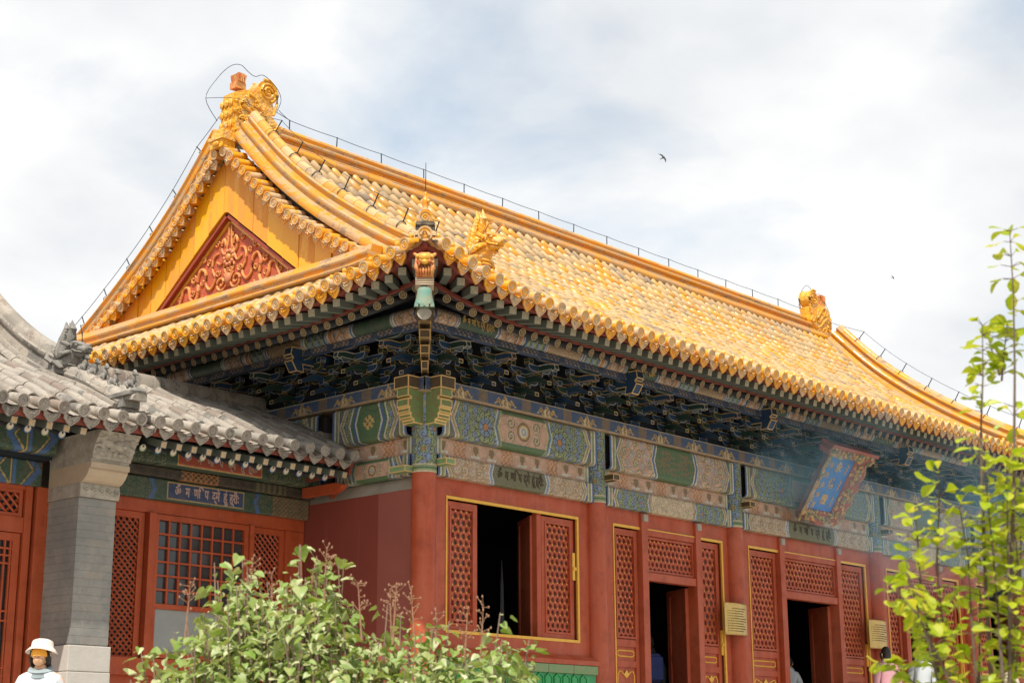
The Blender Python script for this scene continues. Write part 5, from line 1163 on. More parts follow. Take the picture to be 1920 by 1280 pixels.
# sloping end ridge with beast and little figures
XW = -4.12; P = [(XW, y, SW(y)+.0) for y in np.linspace(6.3, 2.75, 14)]; P2 = [(XW, y, SW(y)+.0) for y in np.linspace(2.75, 1.35, 7)]
v = course('sloping_ridge', rollp(-.19, .19, -.04, .10), P+P2[1:], (1, 0, 0), TILE_G, .5, wing)
course('ridge_course', [(-.13, .10), (.13, .10), (.10, .24), (-.10, .24)], P, (1, 0, 0), TILE_G, .6, v); course('ridge_course', rollp(-.13, .13, .24, .32), P, (1, 0, 0), TILE_G, .4, v); course('ridge_course', [(.12*math.cos(t), .32+.13*math.sin(t)) for t in np.linspace(0, math.pi, 9)], P, (1, 0, 0), TILE_G, .4, v)
course('ridge_course', rollp(-.12, .12, .10, .16), P2, (1, 0, 0), TILE_G, .4, v); course('ridge_course', [(.115*math.cos(t), .16+.10*math.sin(t)) for t in np.linspace(0, math.pi, 9)], P2+[(XW, 1.05, SW(1.35)-.05)], (1, 0, 0), TILE_G, .4, v)
m = MB().box(XW-.13, XW+.13, 1.2, 1.75, 5.98, 6.12).box(XW-.15, XW+.15, 1.08, 1.7, 6.12, 6.17).box(XW-.12, XW+.12, 1.25, 1.7, 5.80, 5.98)
for k in range(9): m.ball((XW-.13+.03*k, 1.08, 6.145), (.025, .03, .035), 0, 6, 4)
for k in range(2): m.tube([(XW-.135, 1.42+.12*k+.035*math.cos(a), 5.93+.035*math.sin(a)) for a in np.linspace(0, 6.28, 10)], .012, 5)
m.ball((XW, 1.08, 6.17), (.13, .09, .06)); m.ob('ridge_end', 'stone_grey_beast', v, smooth='auto')
beast('ridge_beast', Matrix.Translation((XW, 2.78, SW(2.78)+.16)) @ Matrix.Rotation(R(13), 4, 'X') @ Matrix.Diagonal((1.1, 1.05, .82, 1)), 'stone_grey_beast', 'dark_metal', v, False)
ob('horn', MB().tube([(XW, 2.55, 7.0), (XW, 2.42, 7.05), (XW, 2.44, 7.2), (XW-.0, 2.50, 7.33)], [.012, .012, .01, .004], 6).mesh('horn', 'dark_metal'), v)
fg = MB(); fg.ball((0, .05, .07), (.045, .075, .055)); fg.ball((0, -.01, .12), (.035, .04, .07)); fg.ball((0, -.03, .205), (.034, .045, .035)); fg.ball((0, -.07, .195), (.02, .03, .018)); fg.lathe([(.038, .225), (.03, .235), (.012, .26)], 8, 0, (0, -.02, 0))
for sx in (-1, 1): fg.tube([(sx*.028, -.02, .11), (sx*.032, -.045, .05), (sx*.03, -.055, 0)], [.02, .016, .018], 6); fg.tube([(sx*.04, .08, .08), (sx*.045, .05, .03), (sx*.04, .02, 0)], [.025, .02, .02], 6)
fg.tube([(0, .11, .06), (0, .13, .12), (0, .11, .16)], [.02, .018, .006], 6); FG = fg.mesh('ridge_figure', 'stone_grey_beast', True)
for y in (2.34, 2.10, 1.86, 1.62, 1.22): ob('ridge_figure', FG, v, M=Matrix.Translation((XW, y, SW(y)+.245 if y > 1.4 else 6.24)) @ Matrix.Rotation(R(10), 4, 'X') @ Matrix.Rotation(random.uniform(-.2, .2), 4, 'Z') @ Matrix.Scale(.95, 4))
# ------------------------------------------------------------------ things fixed to or hanging from the hall
# name board over the middle doors
DB = 6.0
pq = thing('name_board', 'blue name board with gold characters in a carved gilt frame over the middle doors', 'sign', (10, -.62, 5.7))
TIL = math.atan2(.82, 1.25); PM = Matrix.Translation((9.86, -.24, 5.92)) @ Matrix.Rotation(TIL, 4, 'X')      # local x right, z up the board, -y outward
WB, HB = .80, 1.36
ob('board', MB().box(-WB/2-.1, WB/2+.1, -.02, .05, .05, HB).mesh('board', 'plaque_red'), pq, M=PM)
bl = ob('panel', MB().box(-WB/2, WB/2, -.045, -.0205, .16, 1.24).mesh('panel', 'plaque_blue'), pq, M=PM)
for i, me in enumerate(CH): ob('character', me, bl, M=PM @ Matrix.Translation((.0, -.047, 1.03-.33*i)) @ Matrix.Rotation(R(90), 4, 'X') @ Matrix.Scale(.80, 4))
gl = MB(); rr = random.Random(3)
for k in range(5):
    z0 = 1.08-.2*k
    for (a, b) in (((-.06, 0), (.05, .0)), ((-.05, -.05), (.04, -.04)), ((0, .04), (-.02, -.09)), ((.035, .01), (.045, -.08))):
        gl.tube([(-.27+a[0]+rr.uniform(-.01, .01), -.05, z0+a[1]), (-.27+b[0], -.05, z0+b[1]+rr.uniform(-.01, .01))], .008, 5)
ob('lettering', gl.mesh('lettering', 'gold_paint'), bl, M=PM)
ml = MB()
for k in range(3):
    z0 = 1.14-.33*k; ml.tube([(.27, -.05, z0), (.268, -.05, z0-.22)], .008, 5)
    for j in range(6): ml.tube([(.27, -.05, z0-.03*j-.01), (.27+(.035 if j % 2 else -.03), -.05, z0-.03*j-.03)], .007, 5)
ob('lettering', ml.mesh('lettering', 'gold_paint'), bl, M=PM)
mat('carved_gilt', (.74, .44, .12), .40, .5, 14, .5, (.16, .13, .05)); mat('carved_teal', (.12, .20, .15), .6, .6, 14, .4, (.3, .24, .12))
def wing_frame(side):
    m = MB(); r = random.Random(11+side); n = 18
    if side in (-1, 1):
        x0 = side*(WB/2+.02); out = [(0, .02), (.10, -.02), (.17, -.06), (.22, .04), (.26, .15), (.24, .3), (.28, .45), (.25, .6), (.29, .75), (.26, .9), (.28, 1.02), (.24, 1.15), (.20, 1.26), (0, 1.28)]
        pts = lambda y: (lambda p: (x0+side*p[0], y-p[0]*.55, p[1]))
        m.prism(out, pts(0), pts(-.05), 2); e = [Vector(pts(-.03)(p)) for p in out[1:-1]]; m.tube(e, .02, 6, 0)
        for k in range(75): u, z = r.uniform(.02, .22), r.uniform(.05, 1.22); m.ball((x0+side*u, -.05-u*.55, z), (.02+.025*r.random(), .022, .018+.03*r.random()), r.choice((0, 0, 1)), 6, 4)
        for k in range(5): zc = .15+.24*k; m.tube([(x0+side*(.12+.07*(1-.7*t)*math.cos(t*8+k)), -.12-.02*t, zc+.09*(1-.7*t)*math.sin(t*8+k)) for t in np.linspace(0, 1, 14)], .016, 5, 0)
    elif side == 2:
        out = [(-.74, 1.26), (-.80, 1.36), (-.74, 1.42), (.74, 1.42), (.80, 1.36), (.74, 1.26)]; m.prism(out, lambda p: (p[0], .03, p[1]), lambda p: (p[0], -.20, p[1]), 2); m.prism([(-.8, 1.42), (-.8, 1.48), (.8, 1.48), (.8, 1.42)], lambda p: (p[0], .04, p[1]), lambda p: (p[0], -.24, p[1]), 3)
        for k in range(90): m.ball((r.uniform(-.74, .74), -.2-.02*r.random(), r.uniform(1.25, 1.42)), (.03, .025, .03), r.choice((0, 0, 1)), 6, 4)
    else:
        out = [(-.46, .16), (-.54, .05), (-.38, -.02), (-.2, -.04), (0, -.10), (.2, -.04), (.38, -.02), (.54, .05), (.46, .16)]; m.prism(out, lambda p: (p[0], .0, p[1]), lambda p: (p[0], -.06-(.16-p[1])*.5, p[1]), 2)
        for k in range(80): u = r.uniform(-.48, .48); z = r.uniform(-.02, .15); m.ball((u, -.07-(.16-z)*.5, z), (.03, .025, .025), r.choice((0, 0, 1)), 6, 4)
    ob('carved_frame', m.mesh('carved_frame', ['carved_gilt', 'carved_teal', 'plaque_red', 'plaque_red'], 'auto'), pq, M=PM)
for s in (-1, 1, 2, 3): wing_frame(s)
MB().tube([(9.7, -.05, 6.95), (9.7, -.95, 7.05)], .015, 6).tube([(10.3, -.05, 6.95), (10.3, -.95, 7.05)], .015, 6).ob('hanger', 'dark_metal', pq)
# curved brass notices on the columns
def notice(x, z, label, rows):
    t = thing('brass_notice', label, 'sign', (x, -.2, z)); w2, h2 = .33, .27; m = MB(); n = 8; xs = np.linspace(-w2, w2, n)
    prof = lambda u: -.215-.02+.12*(u/w2)**2*.5
    v = [(x+u, prof(u), z-h2) for u in xs]+[(x+u, prof(u), z+h2) for u in xs]+[(x+u, prof(u)+.012, z-h2) for u in xs]+[(x+u, prof(u)+.012, z+h2) for u in xs]
    m.add(v, [(i, i+1, n+i+1, n+i) for i in range(n-1)]+[(2*n+i, 2*n+i+1, 3*n+i+1, 3*n+i) for i in range(n-1)]+[(n+i, n+i+1, 3*n+i+1, 3*n+i) for i in range(n-1)]+[(i, i+1, 2*n+i+1, 2*n+i) for i in range(n-1)])
    m.ob('plate', 'brass_plate', t, smooth=False)
    l = MB(); rr = random.Random(int(x*10))
    for k in range(rows):
        zz_ = z+h2-.10-k*.042; a = -w2+.06+(0.1 if k < 1 else 0); b = w2-.07-rr.random()*.15; u = a
        while u < b:
            du = rr.uniform(.012, .03); l.box(x+u, x+u+du, prof(u)-.004, prof(u)-.0005, zz_, zz_+.012); u += du+.012
    l.ob('lettering', 'ink', t); MB().box(x-.05, x+.05, -.2, -.17, z-.1, z+.1).ob('bracket', 'dark_metal', t)
    f = MB(); f.tube([(x+u, prof(u)-.002, z+h2-.008) for u in xs], .007, 5); f.tube([(x+u, prof(u)-.002, z-h2+.008) for u in xs], .007, 5); f.ob('rim', 'brass_plate', t)
notice(7.34, 3.90, 'curved brass notice on the column right of the first doorway', 10); notice(12.1, 3.90, 'curved brass notice on the column right of the middle doorway', 8)
# wind bell under the corner
b = thing('wind_bell', 'green bronze wind bell hanging from the corner beam under the dragon head', 'bell', (-2.3, -2.3, 6.82))
BM = Matrix.Translation((-2.33, -2.33, 7.03)) @ Matrix.Rotation(R(-45), 4, 'Z')
m = MB(); prof = [(.125, 0), (.115, .03), (.10, .09), (.09, .15), (.085, .20), (.07, .225), (.02, .235)]; n = 16; v = []
for r_, z_ in prof: v += [(r_*math.cos(2*math.pi*j/n)*1.05, r_*math.sin(2*math.pi*j/n)*.9, z_+(-.03*(1 if (j % 4) in (0,) else (0.35 if j % 2 else -.6)) if z_ == 0 else 0)) for j in range(n)]
m.add(v, [(k*n+j, k*n+(j+1) % n, (k+1)*n+(j+1) % n, (k+1)*n+j) for k in range(len(prof)-1) for j in range(n)]+[tuple(range(6*n, 7*n))])
for j in range(4): m.box(-.13+.065*j+.01, -.13+.065*j+.055, -.115, -.10, -.045, .0)
ob('bell', m.mesh('bell', 'bronze_green', 'auto'), b, M=BM)
m = MB().tube([(-.03, 0, .23), (-.02, 0, .27), (.02, 0, .27), (.03, 0, .23)], .009, 6)
for k in range(4): m.tube([(.018*math.cos(a)*(1 if k % 2 else .2), .018*math.cos(a)*(.2 if k % 2 else 1), .30+.045*k+.028*math.sin(a)) for a in np.linspace(0, 6.28, 10)], .006, 5)
ob('chain', m.mesh('chain', 'dark_metal'), b, M=BM)
m = MB().tube([(0, 0, .1), (0, 0, -.05)], .006, 5); m.prism([(.09*math.cos(a), .07*math.sin(a)-.115+(.02*abs(math.cos(a)))) for a in np.linspace(0, 6.283, 18, endpoint=False)], lambda p: (p[0], -.008, p[1]), lambda p: (p[0], .008, p[1])); ob('clapper', m.mesh('clapper', 'stone_carved'), b, M=BM)
# lightning conductor along the ridges
lc = thing('lightning_conductor', 'thin dark lightning conductor wire on short posts along the roof ridges', 'wire', (10, YR, 12.58))
def wire(pts, sag=.0, r=.006):
    P = [Vector(p) for p in pts]; Q = []
    for i in range(len(P)-1):
        p0, p1, p2, p3 = P[max(i-1, 0)], P[i], P[i+1], P[min(i+2, len(P)-1)]
        for u in np.linspace(0, 1, 6)[:-1]:
            q = p1.lerp(p2, u) if sag else .5*((2*p1)+(-p0+p2)*u+(2*p0-5*p1+4*p2-p3)*u*u+(-p0+3*p1-3*p2+p3)*u**3); q.z -= sag*4*u*(1-u); Q.append(q)
    Q.append(P[-1]); return MB().tube(Q, r, 5).ob('wire', 'dark_metal', lc)
POST = MB().tube([(0, 0, -.02), (0, 0, .21)], .011, 6).mesh('wire_post', 'dark_metal')
xs = [1.62+1.135*i for i in range(16)]; tops = []
for x in xs:
    if x < 18.6: ob('wire_post', POST, lc, loc=(x, YR, 12.57), rot=Matrix.Rotation(random.uniform(-.06, .06), 4, 'Y')); tops.append((x, YR, 12.77))
wire([(1.2, 4.95, 12.78)]+tops+[(18.7, YR, 12.75)], .012)
wire([(.05, 5.2, 12.30), (-.25, 5.15, 12.62), (-.05, 5.1, 13.05), (.14, 5.0, 13.30), (.32, 4.95, 13.36), (.46, 4.92, 13.27), (.60, 4.9, 13.22), (.80, 4.9, 13.30), (1.1, 4.9, 13.15), (1.2, 4.9, 12.95), (1.13, 4.92, 12.72), (1.2, 4.95, 12.72), (1.62, YR, 12.77)], 0, .006)
wire([(-.25, 5.15, 12.62), (.2, 4.85, 12.66), (.5, 4.6, 12.45), (.42, 4.4, 12.35)], 0, .005)
def slope_posts(x, ys, back, tilt):
    T = []
    for y in ys:
        yy = 2*YR-y if back else y; z = float(pchip(y, PF))+.02; sl = (float(pchip(y+.05, PF))-float(pchip(y-.05, PF)))/.1; nr = Vector((0, -sl, 1)).normalized()
        if back: nr.y = -nr.y
        b_ = Vector((x, yy, z))+nr*.56; q = ob('wire_post', POST, lc, loc=b_, rot=nr.to_track_quat('Z', 'X').to_matrix().to_4x4()); T.append(b_+nr*.2)
        cl = MB().tube([b_+Vector((.104*math.cos(a), 0, 0))+nr*(.112*math.sin(a)-.12) for a in np.linspace(0, math.pi, 10)], .008, 5); cl.ob('clamp', 'dark_metal', lc)
    return T
wire([(.42, 4.95, 12.55)]+slope_posts(.42, [4.45, 3.85, 3.25, 2.6, 1.9, 1.2, .5], False, 0), .01, .005)
wire([(.2, 5.3, 12.5)]+slope_posts(.42, [4.6, 3.9, 3.2, 2.5, 1.8, 1.1, .4], True, 0), .01, .006)
wire([(19.58, 4.95, 12.55)]+slope_posts(19.58, [4.5, 3.9, 3.3, 2.6, 1.9, 1.1, .3, -.5], False, 0), .01, .006)
wire([(18.55, YR, 12.75), (18.5, 5.1, 13.1), (18.75, 5.05, 13.38), (19.1, 5.05, 13.22), (19.4, 5.05, 13.25), (19.75, 5.05, 12.9), (19.75, 5.0, 12.5), (19.58, 4.9, 12.55)], 0, .006)
ob('lightning_rod', MB().tube([(-1.95, -1.95, 8.65), (-1.95, -1.95, 9.12)], [.008, .004], 6).mesh('lightning_rod', 'dark_metal'), lc)
# swallows
def bird(loc, label, rot, s):
    t = thing('swallow', label, 'bird', loc, 'swallows in the sky'); M = Matrix.Translation(loc) @ rot @ Matrix.Scale(s, 4)
    m = MB().tube([(0, .07, 0), (0, .03, 0), (0, -.02, 0), (0, -.07, 0)], [.008, .022, .02, .006], 8); m.add([(-.012, -.06, 0), (.012, -.06, 0), (.04, -.15, 0), (0, -.085, .004), (-.04, -.15, 0)], [(0, 1, 3), (1, 2, 3), (0, 3, 4)])
    ob('body', m.mesh('body', 'bird_dark', True), t, M=M)
    for sx in (-1, 1):
        w_ = MB(); v = [(0, .035, 0), (sx*.07, .05, .012), (sx*.13, .02, .01), (sx*.19, -.05, .0), (sx*.11, -.015, .006), (sx*.06, -.005, .004), (0, -.02, 0)]
        w_.add([(x, y, z+.003) for x, y, z in v]+[(x, y, z-.003) for x, y, z in v], [tuple(range(7)), tuple(range(13, 6, -1))]+[(i, (i+1) % 7, 7+(i+1) % 7, 7+i) for i in range(7)]); ob('wing', w_.mesh('wing', 'bird_dark'), t, M=M)
bird((6.77, .65, 12.33), 'swallow flying above the middle of the roof ridge', Matrix.Rotation(R(-48), 4, 'Z') @ Matrix.Rotation(R(60), 4, 'X') @ Matrix.Rotation(R(-55), 4, 'Z') @ Matrix.Rotation(R(15), 4, 'Y'), .62)
bird((15.23, .7, 11.91), 'smaller swallow flying above the far end of the roof', Matrix.Rotation(R(-48), 4, 'Z') @ Matrix.Rotation(R(50), 4, 'X') @ Matrix.Rotation(R(-80), 4, 'Z'), .42)
# narrow pale grey strip inside the open window
tag(MB().prism([(-.05, 2.2), (.06, 2.2), (.05, 3.4), (.02, 4.3), (-.01, 4.75), (-.03, 4.3), (-.055, 3.2)], lambda p: (3.55+p[0], 1.75, p[1]), lambda p: (3.55+p[0], 1.77, p[1])).ob('pale_sliver', 'sliver_grey'), 'narrow pale grey strip in the dark inside the open window', 'sliver')
# ------------------------------------------------------------------ people
def skin_mesh(name, chains, mats, sub=2):
    """chains: list of (parent_index or None, [(pos, radius), ...]); grown with a Skin modifier into one surface"""
    V_, E_, R_ = [], [], []; idx = []
    for par, pts in chains:
        prev = None if par is None else par; ids = []
        for p, r in pts:
            V_.append(p); R_.append(r); i = len(V_)-1; ids.append(i)
            if prev is not None: E_.append((prev, i))
            prev = i
        idx.append(ids)
    me = bpy.data.meshes.new('tmp'); me.from_pydata(V_, E_, []); o = bpy.data.objects.new('tmp', me); COL.objects.link(o)
    bm = bmesh.new(); bm.from_mesh(me); lay = bm.verts.layers.skin.verify(); bm.verts.ensure_lookup_table()
    for v_, r in zip(bm.verts, R_):
        v_[lay].radius = r if hasattr(r, '__len__') else (r, r); v_[lay].use_root = False
    bm.verts[0][lay].use_root = True; bm.to_mesh(me); bm.free()
    sk = o.modifiers.new('s', 'SKIN'); sk.use_smooth_shade = True; ss = o.modifiers.new('b', 'SUBSURF'); ss.levels = sub; ss.render_levels = sub
    dg = bpy.context.evaluated_depsgraph_get(); out_ = bpy.data.meshes.new_from_object(o.evaluated_get(dg)); bpy.data.objects.remove(o); bpy.data.meshes.remove(me)
    out_.name = name; out_.materials.clear()
    for x in mats: out_.materials.append(MATS[x])
    return out_
def person(label, loc, rz, top_m, leg_m, hair_m, hat=None, hat_m=None, h=1.66, arms='down', extras=(), turn=0., tilt=0., amber=False, longhair=True):
    k = h/1.70; T = thing('person', label, 'person', loc); W_ = Matrix.Translation(loc) @ Matrix.Rotation(rz, 4, 'Z') @ Matrix.Scale(k, 4)
    def arm(s, raised=False):
        if raised: return [((s*.17, 0, 1.41), .062), ((s*.25, -.04, 1.18), .05), ((s*.17, -.24, 1.24), .038), ((s*.12, -.30, 1.36), .027)]
        return [((s*.17, 0, 1.41), .062), ((s*.235, .02, 1.15), .048), ((s*.245, -.04, .92), .034), ((s*.245, -.06, .86), .028)]
    def palm(s, raised): return ((s*.115, -.315, 1.42), .03) if raised else ((s*.245, -.07, .80), .032)
    ra = arms == 'up'
    spine = [((0, 0, .95), (.155, .115)), ((0, .0, 1.12), (.13, .10)), ((0, .01, 1.30), (.155, .11)), ((0, .015, 1.42), (.11, .085)), ((0, .005, 1.50), .055), ((0, -.005, 1.56), .052)]
    legs = [(0, [((s*.09, 0, .86), .085), ((s*.10, -.015, .48), .06), ((s*.10, .02, .10), .042), ((s*.10, -.10, .045), .038)]) for s in (-1, 1)]
    A = [arm(-1, False)+[palm(-1, False)], arm(1, ra)+[palm(1, ra)]]
    me = skin_mesh('body', [(None, spine)]+legs+[(3, A[0]), (3, A[1])], ['skin'], 2)
    bm = bmesh.new(); bm.from_mesh(me)
    # head, face and fingers join the same mesh
    hd = MB(); HM = Matrix.Translation((0, -.02, 1.60)) @ Matrix.Rotation(turn, 4, 'Z') @ Matrix.Rotation(tilt, 4, 'X')
    hd.ball((0, 0, .045), (.076, .096, .118), 0, 20, 14); hd.ball((0, -.045, -.035), (.052, .05, .05), 0, 14, 8)
    hd.tube([(0, -.088, .05), (0, -.102, .02), (0, -.108, .005), (0, -.09, -.006)], [.010, .013, .016, .010], 8)
    for s in (-1, 1):
        hd.ball((s*.078, .01, .03), (.012, .022, .032), 0, 8, 6); hd.ball((s*.031, -.083, .045), (.015, .010, .009), 0, 8, 6); hd.ball((s*.036, -.074, .005), (.024, .02, .022), 0, 8, 6)
    hd.tube([(-.024, -.087, -.036), (0, -.095, -.034), (.024, -.087, -.036)], [.006, .009, .006], 6); hd.tube([(-.02, -.085, -.046), (0, -.091, -.047), (.02, -.085, -.046)], [.006, .009, .006], 6)
    hm = hd.mesh('t', 'skin', True); hm.transform(HM); bm.from_mesh(hm); bpy.data.meshes.remove(hm)
    fg_ = MB()
    for s, rr_ in ((-1, False), (1, ra)):
        p = Vector(palm(s, rr_)[0]); d = Vector((0, 0, 1)) if rr_ else Vector((0, -.1, -1)); side = Vector((1, 0, 0)) if rr_ else Vector((0, 1, 0))
        for j, L in enumerate((.072, .08, .075, .06)): b0 = p+d*.02+side*(.024-.016*j); fg_.tube([b0, b0+d*L*.45, b0+d*L*.8+Vector((-s*.012, -.01 if rr_ else 0, 0)), b0+d*L+Vector((-s*.03, -.02 if rr_ else 0, 0))], [.009, .0085, .008, .006], 7)
        b0 = p-d*.01+side*.025; fg_.tube([b0, b0+side*.025+d*.02, b0+side*.028+d*.05], [.011, .010, .007], 7)
    fm = fg_.mesh('t', 'skin', True); bm.from_mesh(fm); bpy.data.meshes.remove(fm)
    for f in bm.faces: f.smooth = True
    bm.to_mesh(me); bm.free(); body = ob('body', me, T, M=W_)
    # clothes
    grow = lambda pts, g: [(p, tuple(x+g for x in r) if hasattr(r, '__len__') else r+g) for p, r in pts]
    tor = grow([((0, 0, .84), (.165, .125)), ((0, .0, 1.0), (.15, .115)), ((0, 0, 1.15), (.14, .105)), ((0, .01, 1.30), (.16, .112)), ((0, .012, 1.425), (.155, .105)), ((0, .008, 1.49), (.082, .07))], .018)
    sl_ = lambda s, r_: (3, grow([(((s*.175, 0, 1.405)), .068)]+arm(s, r_)[1:3]+[(tuple(Vector(arm(s, r_)[2][0]).lerp(Vector(arm(s, r_)[3][0]), .6)), .034)], .018))
    jk = ob('jacket', skin_mesh('jacket', [(None, tor), sl_(-1, False), sl_(1, ra)], [top_m], 2), T, M=W_)
    c = MB(); n = 18
    ring = lambda r_, z_, dy=0, dz=0: [(r_*math.cos(2*math.pi*j/n), r_*.85*math.sin(2*math.pi*j/n)+dy, z_+dz*math.sin(2*math.pi*j/n)) for j in range(n)]
    v = ring(.125, 1.445, .0, .035)+ring(.092, 1.535, .005, .04)+ring(.12, 1.49, .0, .035); c.add(v, [(k_*n+j, k_*n+(j+1) % n, (k_+1)*n+(j+1) % n, (k_+1)*n+j) for k_ in range(2) for j in range(n)]); ob('collar', c.mesh('collar', 'cloth_greyblue' if top_m == 'cloth_white' and amber else top_m, True), jk, M=W_)
    ob('trousers', skin_mesh('trousers', [(None, grow([((0, 0, .98), (.15, .115)), ((0, 0, .90), (.155, .118))], .012))]+[(1, grow([((s*.09, 0, .82), .09), ((s*.10, -.012, .48), .068), ((s*.10, .02, .12), .055)], .012)) for s in (-1, 1)], [leg_m], 2), T, M=W_)
    hr = MB()
    hr.ball((0, .018, .068), (.086, .102, .112), 0, 18, 12)
    if longhair:
        hr.ball((0, .06, -.02), (.082, .06, .12), 0, 14, 10)
        for s in (-1, 1): hr.tube([(s*.07, -.045, .06), (s*.082, -.03, .0), (s*.078, -.01, -.07)], [.02, .022, .012], 8)
    hm = hr.mesh('hair', hair_m, True); hm.transform(HM)
    if hat != 'cap' or True:
        b2 = bmesh.new(); b2.from_mesh(hm); inv = HM.inverted(); dl = [f for f in b2.faces if (lambda q: q.y < -.052 and q.z < .10 and abs(q.x) < .066)(inv @ f.calc_center_median())]; bmesh.ops.delete(b2, geom=dl, context='FACES'); b2.to_mesh(hm); b2.free()
    ob('hair', hm, T, M=W_)
    if hat:
        m = MB(); n = 24
        if hat == 'bucket': prof = [(.146, .060), (.148, .065), (.113, .090), (.101, .098), (.099, .135), (.090, .157), (.062, .171), (.0, .175)]
        else: prof = [(.100, .070), (.105, .10), (.10, .15), (.08, .19), (.045, .207), (.0, .211)]
        v = []
        for r_, z_ in prof: v += [(r_*math.cos(2*math.pi*j/n), r_*1.12*math.sin(2*math.pi*j/n)+.01, z_-(.022*math.cos(2*math.pi*j/n)**2 if r_ > .12 else 0)) for j in range(n)]
        m.add(v, [(k_*n+j, k_*n+(j+1) % n, (k_+1)*n+(j+1) % n, (k_+1)*n+j) for k_ in range(len(prof)-1) for j in range(n)])
        if hat == 'bucket': m.add(v[n:2*n]+[(x*.62, y*.62, z_+.03) for x, y, z_ in v[:n]], [(j, (j+1) % n, n+(j+1) % n, n+j) for j in range(n)])
        else: m.add([(.09*math.cos(a), -.09-.10*abs(math.sin(a)), .075) for a in np.linspace(math.pi, 2*math.pi, 9)], [tuple(range(9))])
        ht = m.mesh('hat', hat_m, True); ht.transform(HM); ob('hat', ht, T, M=W_)
    if amber:  # added orange shell paints the strong orange light on the face
        m = MB(); n = 13; v = []
        for z_, r_ in ((.062, .098), (.03, .106), (-.002, .106)): v += [(r_*.84*math.sin(a), -.006-r_*math.cos(a), z_) for a in np.linspace(-1.15, 1.15, n)]
        m.add(v, [(k_*n+j, k_*n+j+1, (k_+1)*n+j+1, (k_+1)*n+j) for k_ in range(2) for j in range(n-1)]); vm = m.mesh('face_light_shell', 'face_light_orange', True); vm.transform(HM); ob('face_light_shell', vm, T, M=W_)
    return T, W_
FACE = math.atan2(-1, -1)+math.pi/2      # facing the courtyard corner
person('person in cream bucket hat and white jacket standing before the grey brick pillar', (-8.1, -3.47, .951), R(-47), 'cloth_white', 'cloth_dark', 'hair_black', 'bucket', 'hat_cream', 1.57, amber=True, turn=R(-6), tilt=R(-7))
person('person with black hair in pink blouse, seen from behind near the brass notice', (10.62, -1.15, Z0+.002), R(150), 'cloth_pink', 'cloth_dark', 'hair_black', None, None, 1.63)
person('person in white top and red cap beyond the pink blouse', (11.9, -1.15, Z0+.002), R(-40), 'cloth_white', 'cloth_dark', 'hair_black', 'cap', 'hat_red', 1.72, longhair=False)
person('person in white shirt inside the middle doorway with one hand raised', (10.75, 1.0, Z0+.012), R(120), 'cloth_white', 'cloth_dark', 'hair_black', None, None, 1.55, 'up', longhair=False)
T_, M_ = person('person in dark clothes inside the first doorway wearing a navy backpack', (6.42, 1.0, Z0+.012), R(150), 'cloth_dark', 'cloth_dark', 'hair_black', None, None, 1.72, longhair=False)
bp = thing('backpack', 'navy backpack with a magenta umbrella in its side pocket, worn in the first doorway', 'backpack', (6.40, .82, 3.0))
m = MB(); MB_ = M_ @ Matrix.Translation((0, .20, 1.22))
bb_ = MB().box(-.15, .15, -.07, .09, -.24, .22); mm = bb_.mesh('pack', 'cloth_navy'); b2 = bmesh.new(); b2.from_mesh(mm); bmesh.ops.bevel(b2, geom=b2.edges[:], offset=.05, segments=3, affect='EDGES'); b2.to_mesh(mm); b2.free(); ob('pack', mm, bp, M=MB_)
ob('pocket', MB().box(-.11, .11, .085, .12, -.20, .0).mesh('pocket', 'cloth_navy'), bp, M=MB_)
for s in (-1, 1): ob('strap', MB().tube([(s*.10, -.06, .2), (s*.11, -.16, .24), (s*.12, -.30, .12), (s*.14, -.28, -.1), (s*.13, -.08, -.2)], .014, 6).mesh('strap', 'cloth_navy'), bp, M=MB_)
ob('umbrella', MB().tube([(.17, .02, -.1), (.19, .02, .12), (.21, .02, .34)], [.03, .032, .02], 8).mesh('umbrella', 'cloth_magenta'), bp, M=MB_)
person('person with wavy brown hair and cream top behind the leafy shrub', (14.55, -1.6, Z0+.002), R(160), 'cloth_cream', 'cloth_dark', 'hair_brown', None, None, 1.52)

# ------------------------------------------------------------------ incense smoke
m = NT('smoke'); m.t.nodes.remove(m.b); v_ = m.n('ShaderNodeVolumePrincipled'); m.l(v_.outputs[0], m.o.inputs['Volume'])
v_.inputs['Color'].default_value = (.36, .68, .86, 1); v_.inputs['Anisotropy'].default_value = .25
tcg = m.n('ShaderNodeTexCoord'); gr = m.n('ShaderNodeTexGradient', gradient_type='SPHERICAL'); m.l(tcg.outputs['Object'], gr.inputs[0])
ns = m.noise(1.15, 3, .55, tcg.outputs['Object'], .6); 
mpn = m.n('ShaderNodeMapping'); mpn.inputs['Scale'].default_value = (2.6, 1.4, 2.0); m.l(tcg.outputs['Object'], mpn.inputs[0]); ns = m.noise(1.0, 3, .55, mpn.outputs[0], .5)
nr = m.ramp(ns, [(.40, .0), (.70, 1.0)]); fa = m.ramp(gr.outputs['Fac'], [(.0, 0), (.45, 1)]); d_ = m.math('MULTIPLY', m.math('MULTIPLY', nr, fa), .15); m.l(d_, v_.inputs['Density'])
sd_ = m.m.copy(); sd_.name = 'smoke_dense'; MATS['smoke_dense'] = sd_; [setattr(n_.inputs[1], 'default_value', .5) for n_ in sd_.node_tree.nodes if n_.type == 'MATH' and abs(n_.inputs[1].default_value-.15) < 1e-3]
sm = MB().ball((0, 0, 0), 1.0, 0, 24, 14).ob('incense_smoke', 'smoke', None, loc=(10.2, -2.2, 5.9), scale=(5.0, 1.5, 2.0)); tag(sm, 'pale blue incense smoke drifting before the middle of the hall front', 'smoke', kind='stuff')
